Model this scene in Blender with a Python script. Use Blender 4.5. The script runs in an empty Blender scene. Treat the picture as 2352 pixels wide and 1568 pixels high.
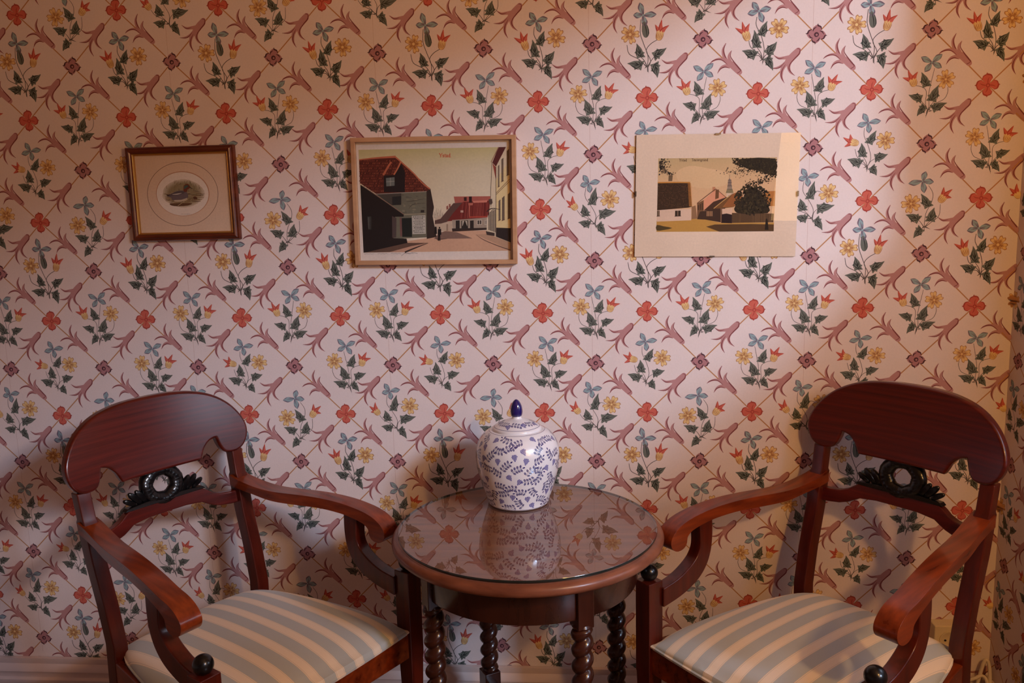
import bpy, bmesh, math, random
import numpy as np
from mathutils import Vector, Matrix
from mathutils.geometry import tessellate_polygon

PI = math.pi
random.seed(4)
scn = bpy.context.scene
COL = scn.collection

# ------------------------------------------------------------------ camera
cam_d = bpy.data.cameras.new('camera')
cam = bpy.data.objects.new('camera', cam_d)
COL.objects.link(cam)
F_PX = 1950.0
cam_d.sensor_fit = 'HORIZONTAL'
cam_d.sensor_width = 36.0
cam_d.lens = F_PX / 2352 * 36.0
cam_d.clip_start = 0.02


def _rot(a, b, c):
    cx, sx, cy, sy, cz, sz = math.cos(a), math.sin(a), math.cos(b), math.sin(b), math.cos(c), math.sin(c)
    return (np.array([[1, 0, 0], [0, cx, -sx], [0, sx, cx]]) @ np.array([[cy, 0, sy], [0, 1, 0], [-sy, 0, cy]])
            @ np.array([[cz, -sz, 0], [sz, cz, 0], [0, 0, 1]]))


_R = _rot(0.1618, 0.0825, -0.0268)          # rows: right, down, forward in (x, down, into wall)
_w = lambda r: Vector((r[0], r[2], -r[1]))
_rx, _up, _bk = _w(_R[0]), -_w(_R[1]), -_w(_R[2])
cam.matrix_world = Matrix(((_rx.x, _up.x, _bk.x, 0.1059), (_rx.y, _up.y, _bk.y, -2.1573),
                           (_rx.z, _up.z, _bk.z, 1.4064), (0, 0, 0, 1)))
scn.camera = cam

# ------------------------------------------------------------------ world, light, exposure
world = bpy.data.worlds.new('world')
scn.world = world
world.use_nodes = True
world.node_tree.nodes['Background'].inputs[0].default_value = (0.55, 0.68, 1.0, 1)
world.node_tree.nodes['Background'].inputs[1].default_value = 0.15
scn.view_settings.view_transform = 'Standard'
scn.view_settings.look = 'None'
scn.view_settings.gamma = 1.0
scn.view_settings.use_curve_mapping = False
scn.view_settings.exposure = 0.0
scn.cycles.use_denoising = True
scn.cycles.max_bounces = 8

XC = 1.15                 # corner with the right wall
PIER_Y, FAR_Y = -0.40, -1.30        # added opening in the right wall, sized to cut the daylight beam
OPEN_Z0, OPEN_Z1 = 0.80, 2.20
BAY_Y, BAY_X, BAY_H = -5.30, 5.10, 4.20  # unseen bay, added and sized to hold the daylight lamp
# daylight from the right, its lamp set inside the added bay
ld = bpy.data.lights.new('daylight', 'AREA')
ld.shape = 'RECTANGLE'
ld.size, ld.size_y = 1.10, 0.95
ld.energy = 320.0
ld.color = (0.57, 0.73, 1.0)
day = bpy.data.objects.new('daylight', ld)
COL.objects.link(day)
day.location = (4.60, -4.80, 3.72)
day.rotation_euler = (Vector((-0.4, 0.0, 1.0)) - Vector(day.location)).to_track_quat('-Z', 'Y').to_euler()
# added area light behind the sheer panel, for sheen on the chair back
pd = bpy.data.lights.new('sheen_light', 'AREA')
pd.shape = 'RECTANGLE'
pd.size, pd.size_y = 0.26, 0.30
pd.energy = 4.5
pd.color = (0.70, 0.80, 1.0)
sheen_l = bpy.data.objects.new('sheen_light', pd)
COL.objects.link(sheen_l)
sheen_l.location = (1.28, -.70, 1.22)
sheen_l.rotation_euler = (0, math.radians(90), 0)
LAMP_POS = (1.215, -2.03)
LAMP_STRENGTH = 5.0
SHADE_COL = (1.0, 0.62, 0.26, 1)
BULB_ENERGY = 42.0
PEND = (1.06, -1.95, 1.84)
LAMP_COL = (1.0, 0.50, 0.14, 1)


# ------------------------------------------------------------------ colour + materials
def lin(c):
    return tuple((v / 255 / 12.92) if v / 255 <= 0.04045 else ((v / 255 + 0.055) / 1.055) ** 2.4 for v in c)


def newmat(name):
    m = bpy.data.materials.new(name)
    m.use_nodes = True
    nt = m.node_tree
    b = nt.nodes['Principled BSDF']
    return m, nt, b


def N(nt, t, **kw):
    n = nt.nodes.new(t)
    for k, v in kw.items():
        setattr(n, k, v)
    return n


def plain(name, rgb, rough=0.5, coat=0.0, spec=0.5, noise=0.06, nscale=30, bump=0.0, bscale=200, metal=0.0):
    m, nt, b = newmat(name)
    c = lin(rgb)
    tc = N(nt, 'ShaderNodeTexCoord')
    nz = N(nt, 'ShaderNodeTexNoise')
    nz.inputs['Scale'].default_value = nscale
    nz.inputs['Detail'].default_value = 4
    nt.links.new(tc.outputs['Object'], nz.inputs['Vector'])
    rp = N(nt, 'ShaderNodeValToRGB')
    rp.color_ramp.elements[0].color = tuple(x * (1 - noise) for x in c) + (1,)
    rp.color_ramp.elements[1].color = tuple(min(1, x * (1 + noise)) for x in c) + (1,)
    nt.links.new(nz.outputs['Fac'], rp.inputs[0])
    nt.links.new(rp.outputs[0], b.inputs['Base Color'])
    b.inputs['Roughness'].default_value = rough
    b.inputs['Coat Weight'].default_value = coat
    b.inputs['Coat Roughness'].default_value = 0.08
    b.inputs['Specular IOR Level'].default_value = spec
    b.inputs['Metallic'].default_value = metal
    if bump:
        n2 = N(nt, 'ShaderNodeTexNoise')
        n2.inputs['Scale'].default_value = bscale
        bp = N(nt, 'ShaderNodeBump')
        bp.inputs['Strength'].default_value = bump
        bp.inputs['Distance'].default_value = 0.001
        nt.links.new(tc.outputs['Object'], n2.inputs['Vector'])
        nt.links.new(n2.outputs['Fac'], bp.inputs['Height'])
        nt.links.new(bp.outputs[0], b.inputs['Normal'])
    return m


def wood(name, dark, light, scale=(60, 4, 60), rough=0.28, coat=0.5, crough=0.12):
    m, nt, b = newmat(name)
    tc = N(nt, 'ShaderNodeTexCoord')
    mp = N(nt, 'ShaderNodeMapping')
    mp.inputs['Scale'].default_value = scale
    nz = N(nt, 'ShaderNodeTexNoise')
    nz.inputs['Scale'].default_value = 1.0
    nz.inputs['Detail'].default_value = 3
    nz.inputs['Roughness'].default_value = 0.5
    nz.inputs['Distortion'].default_value = 0.15
    nt.links.new(tc.outputs['Object'], mp.inputs['Vector'])
    nt.links.new(mp.outputs[0], nz.inputs['Vector'])
    rp = N(nt, 'ShaderNodeValToRGB')
    rp.color_ramp.elements[0].position = 0.25
    rp.color_ramp.elements[1].position = 0.80
    rp.color_ramp.elements[0].color = lin(dark) + (1,)
    rp.color_ramp.elements[1].color = lin(light) + (1,)
    nt.links.new(nz.outputs['Fac'], rp.inputs[0])
    nt.links.new(rp.outputs[0], b.inputs['Base Color'])
    mr = N(nt, 'ShaderNodeMapRange')
    mr.inputs['To Min'].default_value = rough - 0.06
    mr.inputs['To Max'].default_value = rough + 0.10
    nt.links.new(nz.outputs['Fac'], mr.inputs['Value'])
    nt.links.new(mr.outputs[0], b.inputs['Roughness'])
    b.inputs['Coat Weight'].default_value = coat
    b.inputs['Coat Roughness'].default_value = crough
    b.inputs['Specular IOR Level'].default_value = 0.22
    return m


def printed(name, rough=0.85, spec=0.25, coat=0.0, mottle=0.05, bump=0.0, crough=0.05):
    m, nt, b = newmat(name)
    at = N(nt, 'ShaderNodeAttribute', attribute_name='Col')
    tc = N(nt, 'ShaderNodeTexCoord')
    nz = N(nt, 'ShaderNodeTexNoise')
    nz.inputs['Scale'].default_value = 220
    nz.inputs['Detail'].default_value = 3
    n3 = N(nt, 'ShaderNodeTexNoise')
    n3.inputs['Scale'].default_value = 9
    n3.inputs['Detail'].default_value = 5
    ad = N(nt, 'ShaderNodeMath', operation='ADD')
    mr = N(nt, 'ShaderNodeMapRange')
    mr.inputs['From Min'].default_value = 0.6
    mr.inputs['From Max'].default_value = 1.4
    mr.inputs['To Min'].default_value = 1 - mottle
    mr.inputs['To Max'].default_value = 1 + mottle
    mx = N(nt, 'ShaderNodeVectorMath', operation='SCALE')
    L = nt.links.new
    L(tc.outputs['Object'], nz.inputs['Vector'])
    L(tc.outputs['Object'], n3.inputs['Vector'])
    L(nz.outputs['Fac'], ad.inputs[0])
    L(n3.outputs['Fac'], ad.inputs[1])
    L(ad.outputs[0], mr.inputs['Value'])
    L(at.outputs['Color'], mx.inputs[0])
    L(mr.outputs[0], mx.inputs['Scale'])
    L(mx.outputs[0], b.inputs['Base Color'])
    b.inputs['Roughness'].default_value = rough
    b.inputs['Specular IOR Level'].default_value = spec
    b.inputs['Coat Weight'].default_value = coat
    b.inputs['Coat Roughness'].default_value = crough
    if bump:
        bp = N(nt, 'ShaderNodeBump')
        bp.inputs['Strength'].default_value = bump
        bp.inputs['Distance'].default_value = 0.0006
        L(nz.outputs['Fac'], bp.inputs['Height'])
        L(bp.outputs[0], b.inputs['Normal'])
    return m


def clear_glass(name, tint=(0.97, 0.99, 0.98), boost=1.0, rough=0.0):
    m = bpy.data.materials.new(name)
    m.use_nodes = True
    nt = m.node_tree
    nt.nodes.clear()
    out = N(nt, 'ShaderNodeOutputMaterial')
    mix = N(nt, 'ShaderNodeMixShader')
    tr = N(nt, 'ShaderNodeBsdfTransparent')
    tr.inputs[0].default_value = tint + (1,)
    gl = N(nt, 'ShaderNodeBsdfGlossy')
    gl.inputs['Roughness'].default_value = rough
    fr = N(nt, 'ShaderNodeFresnel')
    fr.inputs['IOR'].default_value = 1.5
    mu = N(nt, 'ShaderNodeMath', operation='MULTIPLY')
    mu.inputs[1].default_value = boost
    mu.use_clamp = True
    L = nt.links.new
    geo = N(nt, 'ShaderNodeNewGeometry')
    front = N(nt, 'ShaderNodeMath', operation='SUBTRACT')
    front.inputs[0].default_value = 1.0
    m2 = N(nt, 'ShaderNodeMath', operation='MULTIPLY')
    L(geo.outputs['Backfacing'], front.inputs[1])
    L(fr.outputs[0], m2.inputs[0])
    L(front.outputs[0], m2.inputs[1])
    L(m2.outputs[0], mu.inputs[0])
    L(mu.outputs[0], mix.inputs[0])
    L(tr.outputs[0], mix.inputs[1])
    L(gl.outputs[0], mix.inputs[2])
    L(mix.outputs[0], out.inputs[0])
    return m


M = {}
M['paper'] = printed('wallpaper_print', 0.9, 0.2, 0, 0.04, 0.25)
M['print'] = printed('printed_paper', 0.8, 0.2, 0, 0.08)
M['ceramic'] = printed('glazed_ceramic', 0.25, 0.5, 1.0, 0.01)
M['cobalt'] = plain('cobalt_glaze', (30, 22, 96), 0.15, 1.0)
M['mahogany'] = wood('mahogany', (58, 9, 5), (96, 21, 10), (3.5, 12, 150), 0.30, 0.85, 0.17)
M['mahogany_arm'] = wood('mahogany_arm', (84, 27, 9), (150, 62, 22), (60, 5, 60), 0.28, 0.6, 0.14)
M['mahogany_post'] = wood('mahogany_post', (58, 14, 8), (96, 29, 13), (50, 50, 4), 0.30, 0.6, 0.14)
M['ebony'] = plain('ebonised_wood', (9, 9, 11), 0.28, 0.35, 0.3)
M['oak_dark'] = wood('stained_oak', (34, 14, 9), (70, 32, 20), (30, 30, 6), 0.26, 0.5, 0.15)
M['oak_rim'] = wood('worn_rim', (96, 52, 36), (150, 92, 66), (14, 14, 60), 0.38, 0.35, 0.22)
M['oak_top'] = wood('table_veneer', (124, 68, 42), (168, 100, 64), (6, 60, 6), 0.4, 0.2)
M['glass_top'] = clear_glass('table_glass', (0.93, 0.96, 0.94), 1.6)
M['glass_edge'] = plain('glass_edge', (22, 34, 32), 0.1, 1.0)
M['glass'] = clear_glass('picture_glass', (0.98, 0.98, 0.97), 1.0)
M['trim'] = plain('trim_paint', (218, 198, 190), 0.4, 0.15, noise=0.03)
M['plaster'] = plain('plaster', (170, 150, 140), 0.9, noise=0.03)
M['wood_floor'] = wood('floor_boards', (96, 62, 40), (140, 96, 64), (30, 3, 30), 0.4, 0.3)
M['frame_red'] = wood('frame_mahogany', (78, 30, 16), (118, 54, 28), (10, 10, 60), 0.32, 0.5)
M['frame_birch'] = wood('frame_birch', (176, 130, 94), (206, 162, 122), (12, 12, 30), 0.5, 0.2)
M['gilt'] = plain('gilt', (196, 146, 74), 0.38, 0, metal=0.85)
M['steel'] = plain('clip_steel', (110, 104, 98), 0.35, metal=0.8)
M['board'] = plain('backing_board', (120, 92, 66), 0.9)
M['cream'] = plain('cream_plastic', (226, 206, 160), 0.35, 0.2, noise=0.02)
M['dark'] = plain('dark_hole', (20, 16, 14), 0.6)
M['cable'] = plain('white_cable', (222, 206, 184), 0.45, noise=0.02)


m_, nt_, b_ = newmat('sheer')
nt_.nodes.remove(b_)
tl_, df_, mx_ = N(nt_, 'ShaderNodeBsdfTranslucent'), N(nt_, 'ShaderNodeBsdfDiffuse'), N(nt_, 'ShaderNodeMixShader')
tl_.inputs[0].default_value = (.55, .55, .55, 1)
df_.inputs[0].default_value = (.8, .78, .75, 1)
mx_.inputs[0].default_value = .15
nt_.links.new(tl_.outputs[0], mx_.inputs[1])
nt_.links.new(df_.outputs[0], mx_.inputs[2])
nt_.links.new(mx_.outputs[0], nt_.nodes['Material Output'].inputs[0])
M['sheer'] = m_


def stripes_mat(name='striped_fabric'):
    m, nt, b = newmat(name)
    L = nt.links.new
    tc = N(nt, 'ShaderNodeTexCoord')
    sp = N(nt, 'ShaderNodeSeparateXYZ')
    L(tc.outputs['Object'], sp.inputs[0])
    dv = N(nt, 'ShaderNodeMath', operation='DIVIDE')
    dv.inputs[1].default_value = 0.0555
    L(sp.outputs['X'], dv.inputs[0])
    ad = N(nt, 'ShaderNodeMath', operation='ADD')
    ad.inputs[1].default_value = 20.22
    L(dv.outputs[0], ad.inputs[0])
    fr = N(nt, 'ShaderNodeMath', operation='FRACT')
    L(ad.outputs[0], fr.inputs[0])
    rp = N(nt, 'ShaderNodeValToRGB')
    cr = rp.color_ramp
    cr.interpolation = 'CONSTANT'
    blue, cream, pin = lin((188, 197, 199)), lin((244, 231, 212)), lin((206, 201, 190))
    seq = [(0.0, blue), (0.53, pin), (0.55, cream), (0.585, pin), (0.60, cream), (0.93, pin), (0.945, cream), (0.98, pin)]
    cr.elements[0].position = 0
    cr.elements[0].color = blue + (1,)
    cr.elements[1].position = seq[1][0]
    cr.elements[1].color = seq[1][1] + (1,)
    for p_, c_ in seq[2:]:
        e = cr.elements.new(p_)
        e.color = c_ + (1,)
    L(fr.outputs[0], rp.inputs[0])
    nz = N(nt, 'ShaderNodeTexNoise')
    nz.inputs['Scale'].default_value = 900
    L(tc.outputs['Object'], nz.inputs['Vector'])
    bp = N(nt, 'ShaderNodeBump')
    bp.inputs['Strength'].default_value = 0.25
    bp.inputs['Distance'].default_value = 0.0008
    L(nz.outputs['Fac'], bp.inputs['Height'])
    L(bp.outputs[0], b.inputs['Normal'])
    L(rp.outputs[0], b.inputs['Base Color'])
    b.inputs['Roughness'].default_value = 0.75
    b.inputs['Sheen Weight'].default_value = 0.25
    b.inputs['Specular IOR Level'].default_value = 0.3
    return m


M['fabric'] = stripes_mat()

m_, nt_, b_ = newmat('lit_shade')
b_.inputs['Base Color'].default_value = (0.9, 0.7, 0.45, 1)
b_.inputs['Emission Color'].default_value = SHADE_COL
b_.inputs['Emission Strength'].default_value = LAMP_STRENGTH
M['shade'] = m_


# ------------------------------------------------------------------ object helpers
def link(name, me, mat, parent=None, smooth=True):
    o = bpy.data.objects.new(name, me)
    COL.objects.link(o)
    if mat is not None and not me.materials:
        me.materials.append(mat)
    if parent is not None:
        o.parent = parent
    if smooth:
        me.polygons.foreach_set('use_smooth', [True] * len(me.polygons))
    return o


def from_bm(name, bm, mat, parent=None, smooth=True, bevel=0.0, seg=2, ang=35):
    bmesh.ops.recalc_face_normals(bm, faces=bm.faces[:])
    me = bpy.data.meshes.new(name)
    bm.to_mesh(me)
    bm.free()
    o = link(name, me, mat, parent, smooth)
    if bevel:
        md = o.modifiers.new('bevel', 'BEVEL')
        md.width = bevel
        md.segments = seg
        md.limit_method = 'ANGLE'
        md.angle_limit = math.radians(ang)
        wn = o.modifiers.new('wn', 'WEIGHTED_NORMAL')
        wn.keep_sharp = True
    elif smooth:
        me.set_sharp_from_angle(angle=math.radians(40))
    return o


def empty(name, loc, rz=0.0, label=None, cat=None, group=None):
    o = bpy.data.objects.new(name, None)
    COL.objects.link(o)
    o.empty_display_size = 0.05
    o.location = loc
    o.rotation_euler = (0, 0, rz)
    tag(o, label, cat, group)
    return o


def tag(o, label=None, cat=None, group=None, kind=None):
    if label: o['label'] = label
    if cat: o['category'] = cat
    if group: o['group'] = group
    if kind: o['kind'] = kind
    return o


def box_bm(x0, x1, y0, y1, z0, z1, bm=None):
    bm = bm or bmesh.new()
    vs = [bm.verts.new(p) for p in ((x0, y0, z0), (x1, y0, z0), (x1, y1, z0), (x0, y1, z0),
                                    (x0, y0, z1), (x1, y0, z1), (x1, y1, z1), (x0, y1, z1))]
    for f in ((0, 1, 2, 3), (4, 5, 6, 7), (0, 1, 5, 4), (1, 2, 6, 5), (2, 3, 7, 6), (3, 0, 4, 7)):
        bm.faces.new([vs[i] for i in f])
    return bm


def lathe_bm(prof, seg=64, bm=None, cx=0, cy=0, close=True):
    bm = bm or bmesh.new()
    rings = []
    for r, z in prof:
        rings.append([bm.verts.new((cx + r * math.cos(2 * PI * k / seg), cy + r * math.sin(2 * PI * k / seg), z)) for k in range(seg)])
    for a, b in zip(rings, rings[1:]):
        for k in range(seg):
            bm.faces.new((a[k], a[(k + 1) % seg], b[(k + 1) % seg], b[k]))
    if close:
        bm.faces.new(rings[0])
        bm.faces.new(rings[-1])
    return bm


def catmull(pts, n=5, closed=False):
    P = [np.array(p, float) for p in pts]
    out = []
    m = len(P)
    rng = range(m) if closed else range(m - 1)
    for i in rng:
        p0 = P[(i - 1) % m] if closed else P[max(i - 1, 0)]
        p1, p2 = P[i], P[(i + 1) % m]
        p3 = P[(i + 2) % m] if closed else P[min(i + 2, m - 1)]
        for k in range(n):
            t = k / n
            out.append(0.5 * ((2 * p1) + (-p0 + p2) * t + (2 * p0 - 5 * p1 + 4 * p2 - p3) * t * t + (-p0 + 3 * p1 - 3 * p2 + p3) * t ** 3))
    if not closed:
        out.append(P[-1])
    return out


def tube_bm(pts, r, seg=10, n=6, bm=None, closed=False):
    bm = bm or bmesh.new()
    P = [Vector(p) for p in catmull(pts, n, closed)]
    rr = r if callable(r) else (lambda t: r)
    rings = []
    m = len(P)
    prev = None
    for i, p in enumerate(P):
        d = (P[(i + 1) % m] - P[i - 1]) if closed else (P[min(i + 1, m - 1)] - P[max(i - 1, 0)])
        d.normalize()
        if prev is None:
            a = d.orthogonal().normalized()
        else:
            a = (prev - d * prev.dot(d)).normalized()
        prev = a
        b = d.cross(a)
        q = rr(i / (m - 1))
        rings.append([bm.verts.new(p + (a * math.cos(2 * PI * k / seg) + b * math.sin(2 * PI * k / seg)) * q) for k in range(seg)])
    pairs = list(zip(rings, rings[1:])) + ([(rings[-1], rings[0])] if closed else [])
    for a, b in pairs:
        for k in range(seg):
            bm.faces.new((a[k], a[(k + 1) % seg], b[(k + 1) % seg], b[k]))
    if not closed:
        bm.faces.new(rings[0])
        bm.faces.new(rings[-1])
    return bm


def sweep_rect_bm(pairs, lat, hw, bm=None):
    """pairs: ((f,z) top, (f,z) bottom) along a strip in side view; lat(f): lateral centre; hw: half width. y = -f"""
    bm = bm or bmesh.new()
    rows = []
    for (a, b) in pairs:
        la, lb = lat(a[0]), lat(b[0])
        rows.append([bm.verts.new((la - hw, -a[0], a[1])), bm.verts.new((la + hw, -a[0], a[1])),
                     bm.verts.new((lb + hw, -b[0], b[1])), bm.verts.new((lb - hw, -b[0], b[1]))])
    for p, q in zip(rows, rows[1:]):
        for k in range(4):
            bm.faces.new((p[k], p[(k + 1) % 4], q[(k + 1) % 4], q[k]))
    bm.faces.new(rows[0])
    bm.faces.new(rows[-1])
    return bm


# ------------------------------------------------------------------ flat print drawing
class Art:
    """coloured flat shapes, collected as triangles: 2-D points, a layer number and one colour per vertex"""

    def __init__(self):
        self.v, self.l, self.c, self.t = [], [], [], []
        self.n = 0
        self.k = 0
        self.hold = False

    def _add(self, pts, tris, cols, layer):
        self.v += [(p[0], p[1]) for p in pts]
        if not self.hold:
            self.k += 1
        self.l += [round(layer, 1) * 10000 + self.k] * len(pts)
        self.c += cols
        self.t += [(a + self.n, b + self.n, c + self.n) for a, b, c in tris]
        self.n += len(pts)

    def poly(self, pts, col, layer=1, smooth=0, cols=None):
        if smooth:
            pts = catmull(pts, smooth, True)
        tris = tessellate_polygon([[Vector((p[0], p[1], 0)) for p in pts]])
        self._add(pts, tris, [lin(c) for c in cols] if cols else [lin(col)] * len(pts), layer)

    def stroke(self, pts, w, col, layer=2, n=4, smooth=True):
        """w: width or list of widths at the control points"""
        ws = [w] * len(pts) if not isinstance(w, (list, tuple)) else list(w)
        p3 = [(p[0], p[1], q) for p, q in zip(pts, ws)]
        P = catmull(p3, n) if smooth and len(pts) > 2 else [np.array(p, float) for p in p3]
        V, T = [], []
        for i, p in enumerate(P):
            d = P[min(i + 1, len(P) - 1)][:2] - P[max(i - 1, 0)][:2]
            d = d / (np.hypot(*d) + 1e-9)
            nrm = np.array([-d[1], d[0]])
            h = max(p[2], 0.0) / 2
            V += [p[:2] + nrm * h, p[:2] - nrm * h]
            if i:
                k = 2 * i
                T += [(k - 2, k - 1, k + 1), (k - 2, k + 1, k)]
        self._add(V, T, [lin(col)] * len(V), layer)

    def disc(self, c, rx, ry, col, layer=2, n=10, rot=0.0):
        ca, sa = math.cos(rot), math.sin(rot)
        pts = []
        for k in range(n):
            x, y = rx * math.cos(2 * PI * k / n), ry * math.sin(2 * PI * k / n)
            pts.append((c[0] + x * ca - y * sa, c[1] + x * sa + y * ca))
        self._add(pts, [(0, k, k + 1) for k in range(1, n - 1)], [lin(col)] * n, layer)

    def arrays(self):
        rank = np.unique(np.array(self.l, float), return_inverse=True)[1].astype(float)   # stacking order
        return (np.array(self.v, float).reshape(-1, 2), rank.ravel(), np.array(self.c, float).reshape(-1, 3),
                np.array(self.t, int).reshape(-1, 3))


def tri_mesh(name, V, T, C, mat):
    me = bpy.data.meshes.new(name)
    nv, nt = len(V), len(T)
    me.vertices.add(nv)
    me.vertices.foreach_set('co', np.asarray(V, np.float32).ravel())
    me.loops.add(nt * 3)
    me.loops.foreach_set('vertex_index', np.asarray(T, np.int32).ravel())
    me.polygons.add(nt)
    me.polygons.foreach_set('loop_start', np.arange(0, nt * 3, 3, dtype=np.int32))
    at = me.color_attributes.new('Col', 'FLOAT_COLOR', 'POINT')
    at.data.foreach_set('color', np.c_[C, np.ones(nv)].astype(np.float32).ravel())
    me.update()
    me.validate()
    me.materials.append(mat)
    return me


# palette of the paper as it would look in plain light
BG = (231, 216, 211)
RED, RED_D = (206, 104, 88), (170, 72, 62)
YEL, YEL_D = (232, 198, 138), (182, 130, 86)
BLU, BLU_D = (148, 170, 174), (120, 106, 120)
GRN, GRN_D = (112, 115, 106), (44, 46, 44)
MAU, MAU_D = (188, 138, 136), (132, 72, 74)
TAN = (190, 136, 92)
NOD, NOD_D = (176, 124, 126), (84, 54, 60)


def u2(a):
    return np.array([math.cos(a), math.sin(a)])


def leaf(A, base, tip, w, layer=3, side=1):
    b, t = np.array(base, float), np.array(tip, float)
    d = t - b
    Ln = np.hypot(*d)
    d /= Ln
    n = np.array([-d[1], d[0]]) * side
    P = lambda s, q: b + d * Ln * s + n * w * q
    out = [P(0, 0), P(-.05, .26), P(-.07, .56), P(.10, .44), P(.16, .46), P(.24, .64), P(.33, .44), P(.44, .42), P(.62, .34), P(.84, .13), P(1.03, -.06),
           P(.82, -.15), P(.64, -.34), P(.52, -.42), P(.44, -.64), P(.32, -.42), P(.20, -.40), P(.02, -.58), P(.0, -.26)]
    A.poly([tuple(p) for p in out], GRN, layer, 2)
    A.stroke([P(.02, 0), P(.4, .03), P(.9, 0)], [3, 5, 1], GRN_D, layer + 1)
    for s, q, s2, q2 in ((.06, .02, .30, .36), (.06, -.02, .34, -.36), (.25, .03, .56, .24), (.25, -.02, .58, -.22), (.0, .05, .1, .40)):
        A.stroke([P(s, q), P((s + s2) / 2, (q + q2) * .55), P(s2, q2)], [2, 5, 1], GRN_D, layer + 1, 3)
    A.stroke([P(.12, -.46), P(.30, -.46), P(.52, -.34), P(.85, -.11)], [1, 5, 5, 1], GRN_D, layer + 1, 3)


def yellow_flower(A, c, R, rot=0.0, layer=3):
    c = np.array(c, float)
    k = 5
    o, i = [], []
    for j in range(k):
        a0 = rot + 2 * PI * j / k - PI / 2
        for da, r in ((-.56, .46), (-.44, .88), (-.20, 1.02), (0, .86), (.18, 1.04), (.42, .90), (.56, .46)):
            o.append(tuple(c + u2(a0 + da) * R * r))
            i.append(tuple(c + u2(a0 + da * .9) * (R * r - 5.5)))
    A.poly(o, YEL_D, layer, 2)
    A.poly(i, YEL, layer + 1, 2)
    for j in range(k):
        a0 = rot + 2 * PI * j / k - PI / 2
        for da, r in ((-.22, .62), (0, .72), (.22, .60)):
            A.stroke([tuple(c + u2(a0 + da * .5) * R * .1), tuple(c + u2(a0 + da) * R * r * .6), tuple(c + u2(a0 + da * 1.1) * R * r)], [9, 7, 1], YEL_D, layer + 2, 3)
        A.stroke([tuple(c + u2(a0 + PI / k) * R * .2), tuple(c + u2(a0 + PI / k) * R * .62)], [4, 2], YEL_D, layer + 2, 2)
    A.disc(c, 9, 9, YEL, layer + 3)


def blue_flower(A, c, tips, layer=3, w=44):
    c = np.array(c, float)
    for j, t in enumerate(tips):
        t = np.array(t, float)
        d = t - c
        Ln = np.hypot(*d)
        d /= Ln
        n = np.array([-d[1], d[0]])
        ww = min(w, Ln * .62)
        P = lambda s, q: tuple(c + d * Ln * s + n * ww * q)
        A.poly([P(0, .05), P(.25, .34), P(.5, .52), P(.72, .38), P(.86, .30), P(1.0, .05), P(.84, -.16), P(.62, -.46), P(.34, -.44), P(.1, -.15)], BLU, layer, 2)
        A.stroke([P(.02, 0), P(.3, .07), P(.66, .02)], [8, 6, 1], BLU_D, layer + 1, 3)
        A.stroke([P(.05, .12), P(.3, .30), P(.52, .26)], [4, 5, 1], BLU_D, layer + 1, 3)
        A.stroke([P(.40, -.44), P(.64, -.44), P(.86, -.14), P(1.0, .04)], [1, 8, 8, 1], BLU_D, layer + 1, 3)
        A.stroke([P(.55, .52), P(.76, .38), P(1.0, .06)], [1, 6, 1], BLU_D, layer + 1, 3)
    A.disc(c, 7, 7, BLU, layer + 2)


def tulip(A, base, mouth, tips, layer=3, w=62):
    """bell with a yellow cup at base and red pointed petals"""
    b, m = np.array(base, float), np.array(mouth, float)
    d = m - b
    Ln = np.hypot(*d)
    d /= Ln
    n = np.array([-d[1], d[0]])
    P = lambda s, q: tuple(b + d * Ln * s + n * w * q)
    c0 = np.array(P(.72, 0))
    for t in tips:
        t = np.array(t, float)
        dd = t - c0
        nn = np.array([-dd[1], dd[0]]) / (np.hypot(*dd) + 1e-6)
        Q = lambda s, q: tuple(c0 + dd * s + nn * w * q)
        A.poly([Q(-.25, .30), Q(.2, .36), Q(.55, .17), Q(1, .03), Q(.55, -.22), Q(.2, -.36), Q(-.25, -.30)], RED, layer, 2)
        A.stroke([Q(0, -.2), Q(.45, -.2), Q(.95, 0)], [2, 7, 1], RED_D, layer + 1, 3)
    A.poly([P(0, 0), P(.10, .34), P(.45, .50), P(.86, .46), P(.74, .28), P(.92, .12), P(.72, -.04), P(.92, -.22), P(.76, -.34), P(.82, -.48), P(.42, -.46), P(.10, -.30)], YEL, layer + 2, 2)
    for q in (.30, .08, -.14, -.34):
        A.stroke([P(.12, q * .6), P(.4, q), P(.72, q)], [2, 5, 1], YEL_D, layer + 3, 3)
    A.stroke([P(.0, 0), P(.1, .33), P(.45, .49), P(.8, .46)], [2, 4, 4, 1], YEL_D, layer + 3, 3)
    A.stroke([P(.0, 0), P(.1, -.29), P(.42, -.45), P(.8, -.46)], [2, 4, 4, 1], YEL_D, layer + 3, 3)


def stem(A, *pts):
    A.stroke(list(pts), [6] + [4.2] * (len(pts) - 2) + [3.5], (96, 88, 84), 2)


def mir(p, cx=527):
    return (2 * cx - p[0], p[1])


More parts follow.
